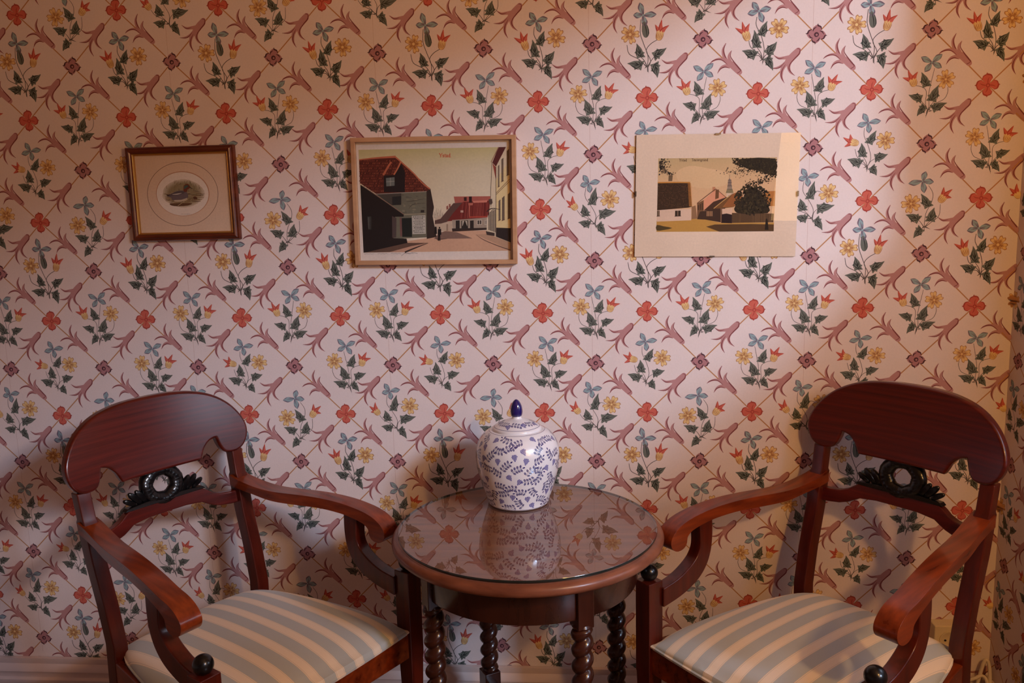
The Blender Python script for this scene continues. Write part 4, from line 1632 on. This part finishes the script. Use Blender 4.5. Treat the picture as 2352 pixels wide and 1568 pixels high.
A.stroke([(1480, 1170), (1560, 1225), (1700, 1285), (1870, 1345)], [3, 7, 8, 10], (92, 68, 60), 4)
A.poly([(500, 1368), (700, 1290), (930, 1265), (690, 1368)], (196, 152, 128), 3)
A.stroke([(935, 1265), (800, 1315), (670, 1368)], [4, 14, 18], (62, 48, 44), 4)
A.poly([(680, 1262), (940, 1262), (740, 1300), (500, 1366), (203, 1372), (203, 1300)], (104, 78, 66), 3)
# corner house
A.poly([(340, 712), (915, 684), (918, 1200), (620, 1215), (520, 1215)], (112, 108, 92), 3)
A.poly([(350, 715), (630, 700), (630, 830), (520, 840)], (74, 68, 62), 4)
A.poly([(525, 745), (628, 735), (625, 835), (528, 838)], (44, 44, 44), 5)
A.poly([(150, 325), (565, 290), (960, 655), (920, 682), (345, 712), (160, 590)], (92, 42, 34), 4)
A.k += 1
A.hold = True
for r_ in range(13):
    t = r_ / 13
    y_ = 330 + t * 370
    for k in range(46):
        x_ = 160 + k * 18 + (r_ % 2) * 9
        lim = 565 + (y_ - 290) * 1.08
        if x_ < lim - 15 and not (y_ > 590 and x_ < 160 + (y_ - 590) * 1.5):
            A.stroke([(x_, y_), (x_ - 8, y_ + 15)], 5, rg.choice(((178, 98, 70), (150, 78, 60), (128, 60, 48), (60, 30, 28))), 5, 2)
A.hold = False
A.stroke([(150, 328), (350, 306), (565, 292)], [12, 18, 24], (186, 104, 76), 6)
A.stroke([(562, 294), (760, 470), (860, 580), (955, 655)], [16, 14, 14, 16], (190, 110, 80), 6)
A.poly([(430, 505), (550, 498), (628, 372), (672, 470), (668, 690), (432, 690)], (40, 32, 34), 6)
A.stroke([(425, 500), (470, 420), (515, 350)], 22, (186, 104, 76), 7)
A.stroke([(545, 495), (590, 420), (622, 350)], 16, (196, 116, 84), 7)
A.poly([(455, 532), (553, 522), (553, 618), (460, 626)], (112, 116, 112), 7)
A.stroke([(505, 528), (507, 622)], 6, (160, 160, 152), 8, 2)
A.stroke([(458, 575), (553, 568)], 6, (160, 160, 152), 8, 2)
A.stroke([(340, 714), (915, 684)], 7, (168, 160, 146), 7, 2)
A.poly([(915, 684), (960, 652), (1000, 860), (985, 960), (1030, 1195), (918, 1218)], (58, 46, 42), 5)
A.poly([(850, 893), (890, 893), (890, 920), (850, 920)], (50, 44, 42), 6)
A.stroke([(680, 800), (760, 790), (900, 765)], [2, 8, 2], (78, 72, 62), 6)
A.stroke([(715, 880), (760, 830), (890, 815)], [2, 7, 2], (76, 70, 60), 6)
for k in range(24):
    x_, y_ = rg.uniform(640, 905), rg.uniform(720, 960)
    A.disc((x_, y_), rg.uniform(8, 24), rg.uniform(5, 12), rg.choice(((124, 118, 98), (102, 98, 84), (134, 126, 106))), 5, 8)
A.stroke([(640, 945), (905, 935)], 14, (150, 140, 118), 6, 2)
A.poly([(632, 985), (748, 980), (752, 1195), (642, 1195)], (34, 38, 36), 6)
A.poly([(748, 957), (904, 951), (908, 1160), (756, 1165)], (186, 180, 168), 7)
for k in range(11):
    y_ = 970 + k * 17.5
    dashes(A, 762 + (k % 3) * 12, 896 - (k % 2) * 18, y_, 13 if k % 3 else 18, 9 if k in (0, 1, 7) else 6, (70, 66, 64), rg, 8)
A.poly([(165, 608), (300, 690), (660, 938), (655, 968), (560, 968), (540, 1210), (690, 1215), (700, 1262), (400, 1330), (203, 1374)], (38, 32, 32), 7)
A.stroke([(170, 610), (420, 775), (658, 940)], [6, 9, 10], (140, 112, 94), 8)
A.poly([(525, 960), (575, 985), (572, 1200), (528, 1205)], (84, 70, 68), 8)
A.poly([(612, 975), (634, 980), (640, 1190), (618, 1190)], (118, 84, 80), 8)
A.poly([(245, 965), (290, 965), (290, 1110), (255, 1115)], (62, 60, 58), 8)
A.poly([(250, 975), (268, 975), (268, 1105), (256, 1105)], (86, 86, 82), 9)
# far street and houses
for k in range(16):
    x_ = 1000 + k * 7
    A.stroke([(x_, 985), (x_ + rg.uniform(-14, 14), 900 + rg.uniform(-30, 40))], 3, (142, 126, 112), 3, 2)
A.poly([(1010, 990), (1060, 950), (1090, 975), (1200, 940), (1210, 1125), (1010, 1130)], (196, 174, 152), 4)
A.poly([(1010, 1010), (1075, 990), (1220, 815), (1330, 800), (1150, 1025), (1080, 1045), (1010, 1050)], (96, 70, 64), 5)
A.poly([(1140, 850), (1160, 840), (1165, 880), (1142, 890)], (150, 92, 80), 4)
A.poly([(1168, 826), (1188, 822), (1190, 860), (1170, 866)], (150, 92, 80), 4)
A.poly([(1225, 740), (1650, 735), (1650, 800), (1330, 805), (1240, 815)], (172, 96, 84), 5)
A.poly([(1330, 800), (1645, 785), (1655, 870), (1605, 975), (1150, 1020), (1215, 930)], (116, 44, 40), 6)
for k in range(32):
    x_ = 1325 + k * 10
    A.stroke([(x_, 805), (x_ - 22 + k * .6, 985)], 3, rg.choice(((168, 90, 80), (86, 32, 32), (150, 72, 64))), 7, 2)
A.poly([(1440, 790), (1610, 780), (1600, 805), (1450, 810)], (206, 130, 112), 7)
A.poly([(1340, 748), (1372, 746), (1372, 790), (1342, 790)], (60, 34, 34), 7)
A.poly([(1398, 740), (1430, 738), (1432, 806), (1400, 808)], (52, 28, 30), 8)
A.poly([(1390, 815), (1445, 812), (1440, 838), (1395, 840)], (186, 110, 94), 8)
A.stroke([(1405, 840), (1405, 980)], 9, (190, 110, 90), 8, 2)
A.stroke([(1400, 972), (1605, 966)], 14, (180, 76, 62), 8, 2)
A.poly([(1302, 895), (1334, 895), (1334, 920), (1302, 920)], (196, 160, 142), 8)
A.poly([(1205, 1005), (1602, 978), (1600, 1110), (1215, 1132)], (164, 148, 132), 7)
A.poly([(1205, 1100), (1600, 1092), (1600, 1115), (1210, 1136)], (60, 46, 42), 8)
for (a_, b_) in ((1248, 1292), (1312, 1388), (1410, 1452)):
    A.poly([(a_, 1012), (b_, 1008), (b_, 1105), (a_, 1110)], (50, 44, 42), 8)
A.poly([(1322, 1015), (1345, 1012), (1330, 1060), (1322, 1075)], (190, 178, 160), 9)
A.poly([(1378, 1015), (1355, 1012), (1372, 1060), (1380, 1075)], (190, 178, 160), 9)
for (a_, b_) in ((1490, 1545), (1575, 1604)):
    A.poly([(a_, 1005), (b_, 1002), (b_, 1055), (a_, 1060)], (206, 194, 176), 8)
    A.poly([(a_ + 6, 1010), ((a_ + b_) / 2 - 3, 1009), ((a_ + b_) / 2 - 3, 1052), (a_ + 6, 1054)], (66, 58, 56), 9)
    A.poly([((a_ + b_) / 2 + 3, 1009), (b_ - 6, 1008), (b_ - 6, 1050), ((a_ + b_) / 2 + 3, 1052)], (66, 58, 56), 9)
for k in range(8):
    A.stroke([(1145 + k * 12, 1050), (1145 + k * 12, 1128)], 5, rg.choice(((110, 76, 66), (190, 166, 146), (84, 62, 58))), 6, 2)
# right-hand row
A.poly([(1648, 350), (1735, 180), (1856, 178), (1875, 1260), (1700, 1195), (1600, 1140), (1640, 800)], (216, 200, 172), 7)
A.poly([(1700, 560), (1860, 330), (1875, 1110), (1706, 1095)], (222, 200, 150), 8)
A.poly([(1735, 180), (1820, 178), (1706, 400), (1664, 355)], (92, 44, 44), 9)
A.stroke([(1735, 180), (1650, 352)], 9, (156, 120, 96), 10, 2)
A.poly([(1665, 360), (1706, 410), (1706, 560)], (150, 72, 62), 9)
for (x_, y_, w_, h_) in ((1728, 380, 16, 250), (1768, 300, 22, 270), (1828, 200, 26, 300), (1735, 770, 22, 240), (1775, 730, 28, 280), (1840, 690, 26, 300)):
    A.poly([(x_, y_ + w_ * .9), (x_ + w_, y_), (x_ + w_, y_ + h_ - w_ * .4), (x_, y_ + h_)], (88, 72, 66), 9)
    A.stroke([(x_ - 4, y_ + h_ + 4), (x_ + w_ + 4, y_ + h_ - w_ * .4)], 8, (120, 90, 76), 10, 2)
    A.stroke([(x_ + w_ * .5, y_ + 14), (x_ + w_ * .5, y_ + h_ - 12)], 3, (170, 150, 124), 10, 2)
A.stroke([(1706, 700), (1862, 540)], 6, (120, 90, 74), 9, 2)
A.stroke([(1706, 718), (1862, 565)], 6, (120, 90, 74), 9, 2)
A.poly([(1705, 1090), (1874, 1096), (1875, 1258), (1705, 1192)], (48, 40, 40), 9)
A.stroke([(1660, 350), (1645, 740), (1650, 860)], [5, 5, 4], (66, 54, 50), 9)
A.stroke([(1706, 400), (1706, 1190)], 6, (96, 78, 68), 10, 2)
for k in range(5):
    A.poly([(1622 + k * 17, 920 - k * 8), (1632 + k * 17, 916 - k * 8), (1632 + k * 17, 1120 + k * 6), (1622 + k * 17, 1116 + k * 6)], (74, 60, 56), 9)
A.stroke([(1600, 912), (1640, 880), (1700, 870)], [10, 12, 4], (52, 42, 40), 10)
A.stroke([(1650, 905), (1690, 878), (1750, 885)], [4, 6, 5], (44, 36, 36), 10)
A.poly([(1620, 770), (1660, 765), (1668, 810), (1650, 835), (1630, 820)], (86, 70, 64), 10)
A.poly([(1590, 1130), (1690, 1150), (1690, 1185), (1600, 1172)], (70, 56, 52), 9)
# people
A.disc((1064, 1092), 9, 11, (46, 34, 32), 10)
A.poly([(1046, 1105), (1082, 1105), (1084, 1170), (1072, 1172), (1074, 1238), (1062, 1238), (1060, 1175), (1058, 1238), (1044, 1238), (1048, 1170), (1042, 1165)], (28, 24, 26), 10)
A.poly([(1010, 1080), (1030, 1080), (1036, 1160), (1008, 1165)], (34, 30, 30), 9)
A.stroke([(1018, 1210), (1050, 1222), (1150, 1216)], [3, 12, 3], (96, 74, 66), 5)
write(A, 'Ystad.', 1060, 296, 44, (206, 74, 52), 12, -.01, .13)
for k in range(4):
    x_ = 210 + k * 150
    A.stroke([(x_ + q * 14, 1386 - k * 2 + 5 * math.sin(q * 2.3 + k)) for q in range(9)], 2.2, (110, 100, 104), 12)
A.stroke([(630, 1410), (680, 1375), (720, 1385), (760, 1372), (815, 1382)], 2.5, (100, 92, 98), 12)
art_object('street_print', A, src2, W2, H2, -.0065, p2)
pane(W2 - .022, H2 - .022, -.009, p2)

# --- picture 3: clip frame, pale mount
W3, H3 = .393, .2975
p3 = picture_root('clip_frame', .4318, 1.4147, .0195, 'frameless clip frame with wide pale mount around a lane and church tower view')
src3 = [(98, 88), (1955, 75), (1900, 1462), (95, 1468)]
backing(W3, H3, -.0045, -.0012, p3)
A = Art()
rg = random.Random(21)
A.poly(src3, (236, 212, 190), 0)
A.poly([(350, 357), (1692, 352), (1680, 640), (348, 640)], None, 1, 0, [(202, 174, 128), (206, 174, 130), (222, 180, 138), (224, 184, 140)])
A.poly([(348, 640), (1680, 640), (1660, 1182), (340, 1188)], None, 1, 0, [(224, 184, 140), (222, 180, 138), (222, 178, 140), (222, 178, 140)])
A.poly([(560, 520), (700, 445), (900, 470), (1120, 520), (1150, 640), (900, 700), (620, 640)], (226, 190, 146), 2, 3)
A.poly([(340, 1062), (760, 1040), (900, 1050), (1060, 1085), (1662, 1085), (1660, 1182), (340, 1188)], (196, 148, 74), 2)
A.poly([(900, 1130), (1000, 1105), (1400, 1100), (1660, 1105), (1660, 1182), (1050, 1186)], (92, 66, 40), 3)
A.poly([(342, 1110), (420, 1125), (520, 1145), (420, 1168), (341, 1172)], (86, 68, 38), 3, 2)
# left house
A.poly([(345, 940), (730, 930), (732, 1058), (343, 1072)], (226, 194, 170), 3)
A.poly([(348, 628), (716, 626), (738, 905), (700, 915), (345, 945)], (66, 46, 30), 4)
A.k += 1
A.hold = True
for r_ in range(20):
    for k in range(26):
        A.stroke([(352 + k * 13.2 + r_ * .6, 650 + r_ * 13.5), (359 + k * 13.2 + r_ * .6, 650 + r_ * 13.5)], 5, rg.choice(((92, 66, 44), (50, 36, 26), (112, 80, 52), (58, 42, 30))), 5, 2)
A.hold = False
A.stroke([(348, 632), (540, 630), (716, 632)], 14, (202, 138, 60), 6, 2)
for k in range(18):
    A.stroke([(690 + k * .9, 648 + k * 14.5), (728 + k * .9, 648 + k * 14.5)], 7, (202, 134, 62), 6, 2)
A.poly([(470, 555), (518, 550), (512, 615), (468, 615)], (120, 96, 72), 3)
for (a_, b_) in ((345, 372), (548, 612)):
    A.poly([(a_, 950), (b_, 948), (b_, 1008), (a_, 1010)], (64, 48, 36), 5)
    A.stroke([((a_ + b_) / 2, 950), ((a_ + b_) / 2, 1008)], 5, (196, 160, 128), 6, 2)
    A.stroke([(a_ - 6, 1013), (b_ + 6, 1010)], 6, (70, 52, 40), 6, 2)
# centre houses
A.poly([(735, 905), (780, 890), (800, 1040), (735, 1045)], (150, 112, 80), 3)
A.poly([(870, 830), (1010, 705), (1120, 800), (1100, 880), (870, 950)], (226, 156, 122), 4)
A.poly([(796, 870), (870, 830), (872, 950), (800, 1045)], (120, 84, 56), 4)
A.stroke([(796, 868), (900, 785), (1008, 704)], 9, (110, 72, 52), 5, 2)
A.stroke([(1010, 706), (1122, 800)], 7, (130, 84, 58), 5, 2)
A.poly([(968, 684), (1000, 682), (1000, 730), (968, 740)], (196, 132, 96), 4)
A.poly([(1004, 715), (1042, 712), (1040, 808), (1000, 822)], (118, 78, 50), 5)
for k in range(3):
    A.poly([(806 + k * 22, 890 - k * 12), (818 + k * 22, 884 - k * 12), (818 + k * 22, 940), (806 + k * 22, 945)], (74, 52, 38), 5)
A.poly([(870, 950), (980, 850), (1120, 800), (1200, 790), (1110, 930), (960, 945)], (78, 52, 38), 6)
A.poly([(960, 940), (1080, 930), (1085, 1085), (890, 1050), (800, 1046), (830, 960)], (70, 50, 38), 6)
for k in range(4):
    A.poly([(905 + k * 18, 955), (917 + k * 18, 955), (917 + k * 18, 1012), (905 + k * 18, 1012)], (170, 128, 92), 7)
A.poly([(985, 925), (1180, 770), (1250, 740), (1310, 770), (1290, 850), (1205, 910), (1070, 925)], (122, 82, 46), 7)
A.poly([(1085, 910), (1200, 760), (1260, 738), (1310, 775), (1270, 860), (1200, 905)], (168, 104, 56), 8)
for k in range(10):
    A.stroke([(1110 + k * 8, 895 - k * 15), (1215 + k * 8, 888 - k * 13)], 4, (124, 72, 42), 9, 2)
A.stroke([(985, 925), (1090, 840), (1180, 770)], 8, (206, 160, 96), 9, 2)
A.poly([(1078, 930), (1195, 925), (1190, 1000), (1080, 1002)], (224, 186, 158), 8)
A.poly([(1080, 990), (1130, 982), (1192, 995), (1192, 1092), (1070, 1088)], (46, 30, 30), 9)
A.stroke([(1068, 925), (1068, 1082)], 10, (150, 112, 84), 10, 2)
# tower
A.poly([(1128, 800), (1128, 752), (1200, 752), (1196, 780)], (222, 196, 168), 5)
A.poly([(1118, 752), (1130, 715), (1195, 712), (1206, 752)], (140, 126, 92), 6)
A.poly([(1132, 712), (1136, 672), (1188, 672), (1192, 712)], (178, 156, 132), 5)
A.poly([(1138, 672), (1146, 610), (1160, 578), (1176, 610), (1184, 672)], (150, 128, 116), 5)
for y_ in (605, 635, 672, 710):
    A.stroke([(1130 + (712 - y_) * .12, y_), (1194 - (712 - y_) * .12, y_)], 6, (96, 80, 74), 7, 2)
for x_ in (1146, 1162, 1178):
    A.stroke([(x_, 610), (x_, 706)], 5, (104, 88, 80), 7, 2)
A.stroke([(1160, 580), (1161, 545)], 4, (110, 92, 80), 7, 2)
A.poly([(1150, 780), (1172, 778), (1172, 800), (1150, 800)], (110, 88, 78), 7)
# fence, gable on the right
A.poly([(1540, 735), (1676, 730), (1670, 900), (1530, 900)], (186, 120, 60), 6)
A.poly([(1190, 975), (1660, 985), (1655, 1080), (1190, 1088)], (98, 72, 48), 9)
A.k += 1
A.hold = True
for k in range(38):
    A.stroke([(1196 + k * 12.2, 978), (1196 + k * 12.2, 1084)], 3, rg.choice(((74, 54, 38), (120, 90, 60))), 10, 2)
A.hold = False
# foliage
def foliage(n, fx, cols, s0, s1, layer=11):
    A.hold = True
    for _ in range(n):
        x_, y_ = fx()
        if 356 < x_ < 1684 and 363 < y_ < 1180:
            A.disc((x_, y_), rg.uniform(s0, s1), rg.uniform(s0, s1) * .6, rg.choice(cols), layer + .1 * rg.randrange(9), 6, rg.uniform(0, 3))
    A.hold = False


dk = ((44, 36, 22), (56, 46, 28), (34, 28, 20), (70, 58, 34))
A.poly([(1225, 900), (1222, 955), (1300, 985), (1590, 980), (1600, 900), (1530, 760), (1440, 690), (1350, 720), (1310, 820)], (50, 40, 26), 9, 2)
foliage(420, lambda: (lambda a, q: (1420 + 205 * q * math.cos(a), 830 + 165 * q * math.sin(a)))(rg.uniform(0, 2 * PI), rg.random() ** .5), dk, 7, 22)
A.poly([(1290, 367), (1674, 366), (1666, 540), (1600, 545), (1480, 500), (1360, 480), (1290, 440), (1260, 420), (1265, 390)], (46, 38, 24), 9, 2)
foliage(420, lambda: (lambda u, v: (1690 - 500 * u, 360 + (60 + 170 * (1 - u)) * v))(rg.random() ** 1.3, rg.random()), dk, 6, 17)
foliage(120, lambda: (1290 + rg.gauss(0, 90), 500 + rg.gauss(0, 26)), dk, 4, 10)
foliage(160, lambda: (lambda t: (1640 - 300 * t + rg.gauss(0, 20), 560 + 130 * t + rg.gauss(0, 26)))(rg.random()), dk, 5, 13)
foliage(110, lambda: (365 + abs(rg.gauss(0, 46)), 430 + rg.gauss(0, 44)), ((40, 34, 30), (60, 50, 40)), 5, 13)
foliage(60, lambda: (lambda t: (400 + 120 * t + rg.gauss(0, 12), 500 + 50 * t + rg.gauss(0, 14)))(rg.random()), ((40, 34, 30), (60, 50, 40)), 4, 10)
A.poly([(1560, 1165), (1570, 1050), (1582, 1035), (1592, 1060), (1602, 1165)], (40, 30, 22), 12)
write(A, 'Ystad', 588, 392, 30, (74, 54, 40), 13, 0, .12)
write(A, 'Teatergränd', 728, 390, 30, (74, 54, 40), 13, 0, .12)
art_object('lane_print', A, src3, W3, H3, -.0047, p3)
pane(W3, H3, -.0058, p3)
for (x_, z_, horiz) in ((.0, H3 / 2, True), (-.006, -H3 / 2, True), (-W3 / 2, .006, False), (W3 / 2, .004, False)):
    bm = bmesh.new()
    sg = 1 if (z_ > 0 if horiz else x_ > 0) else -1
    if horiz:
        box_bm(x_ - .0065, x_ + .0065, -.0088, -.0080, min(z_ - sg * .0022, z_ + sg * .0012), max(z_ - sg * .0022, z_ + sg * .0012), bm)
        box_bm(x_ - .0065, x_ + .0065, -.0088, -.0008, min(z_ + sg * .0004, z_ + sg * .0012), max(z_ + sg * .0004, z_ + sg * .0012), bm)
    else:
        box_bm(min(x_ - sg * .0022, x_ + sg * .0012), max(x_ - sg * .0022, x_ + sg * .0012), -.0088, -.0080, z_ - .0065, z_ + .0065, bm)
        box_bm(min(x_ + sg * .0004, x_ + sg * .0012), max(x_ + sg * .0004, x_ + sg * .0012), -.0088, -.0008, z_ - .0065, z_ + .0065, bm)
    from_bm('clip', bm, M['steel'], p3, False)

# ------------------------------------------------------------------ wall socket and cord behind the right chair
so = empty('wall_socket', (1.028, 0, .272), 0, 'cream surface wall socket low on the wall behind the right chair', 'socket')
from_bm('housing', box_bm(-.036, .036, -.040, -.0005, -.038, .038), M['cream'], so, True, .003)
bm = lathe_bm([(.0005, .0012), (.020, .0012), (.021, .002), (.0235, .002), (.0235, 0)], 32)
bmesh.ops.rotate(bm, verts=bm.verts[:], matrix=Matrix.Rotation(PI / 2, 3, 'X'))
bmesh.ops.translate(bm, verts=bm.verts[:], vec=(0, -.0405, 0))
pl = from_bm('socket_plate', bm, M['cream'], so)
for sx in (-1, 1):
    bm = lathe_bm([(.0005, 0), (.0028, 0), (.0028, .001), (.0005, .001)], 14)
    bmesh.ops.rotate(bm, verts=bm.verts[:], matrix=Matrix.Rotation(PI / 2, 3, 'X'))
    bmesh.ops.translate(bm, verts=bm.verts[:], vec=(sx * .0095, -.0420, 0))
    from_bm('pin_hole', bm, M['dark'], pl)
bm = tube_bm([(1.075, -.030, .150), (1.10, -.034, .163), (1.122, -.03, .168), (1.128, -.045, .150), (1.118, -.07, .06), (1.10, -.10, .005)], .0045, 10)
tube_bm([(1.06, -.026, .006), (1.085, -.03, .075), (1.105, -.034, .135), (1.128, -.022, .205), (1.138, -.03, .19), (1.130, -.06, .10), (1.12, -.10, .006)], .0045, 10, 6, bm)
cord = from_bm('power_cord', bm, M['cable'])
tag(cord, 'white power cord looped over the baseboard in the right corner', 'cord')

# ------------------------------------------------------------------ lamp on a stand in the bay (outside the frame, seen in the picture glass)
lampo = empty('floor_lamp', (LAMP_POS[0], LAMP_POS[1], 0), 0, 'lit floor lamp with tapered cream shade in the added bay', 'lamp')
from_bm('lamp_base', lathe_bm([(.14, 0), (.145, .012), (.12, .025), (.02, .04), (.012, .06), (.012, 1.30), (.004, 1.31)], 32), M['gilt'], lampo)
bm = lathe_bm([(.215, 1.30), (.175, 1.71)], 32, close=False)
from_bm('lamp_shade', bm, M['shade'], lampo)

# ------------------------------------------------------------------ bare pendant bulb behind the camera, right
pend = empty('pendant_lamp', (PEND[0], PEND[1], CEIL), 0, 'bare warm bulb hanging from the ceiling behind the viewer', 'lamp')
from_bm('cord', tube_bm([(0, 0, -.02), (0, 0, -.3), (0, 0, PEND[2] - CEIL + .10)], .004, 8), M['cable'], pend)
from_bm('ceiling_rose', lathe_bm([(.05, 0), (.045, -.02), (.01, -.03)], 24), M['trim'], pend)
from_bm('bulb_holder', lathe_bm([(.012, .115), (.02, .10), (.02, .062), (.016, .058)], 24, None, 0, 0), M['ebony'], pend).location = (0, 0, PEND[2] - CEIL)
bd = bpy.data.lights.new('bulb', 'POINT')
bd.energy = BULB_ENERGY
bd.color = LAMP_COL[:3]
bd.shadow_soft_size = 0.05
bulb = bpy.data.objects.new('bulb', bd)
COL.objects.link(bulb)
bulb.location = PEND
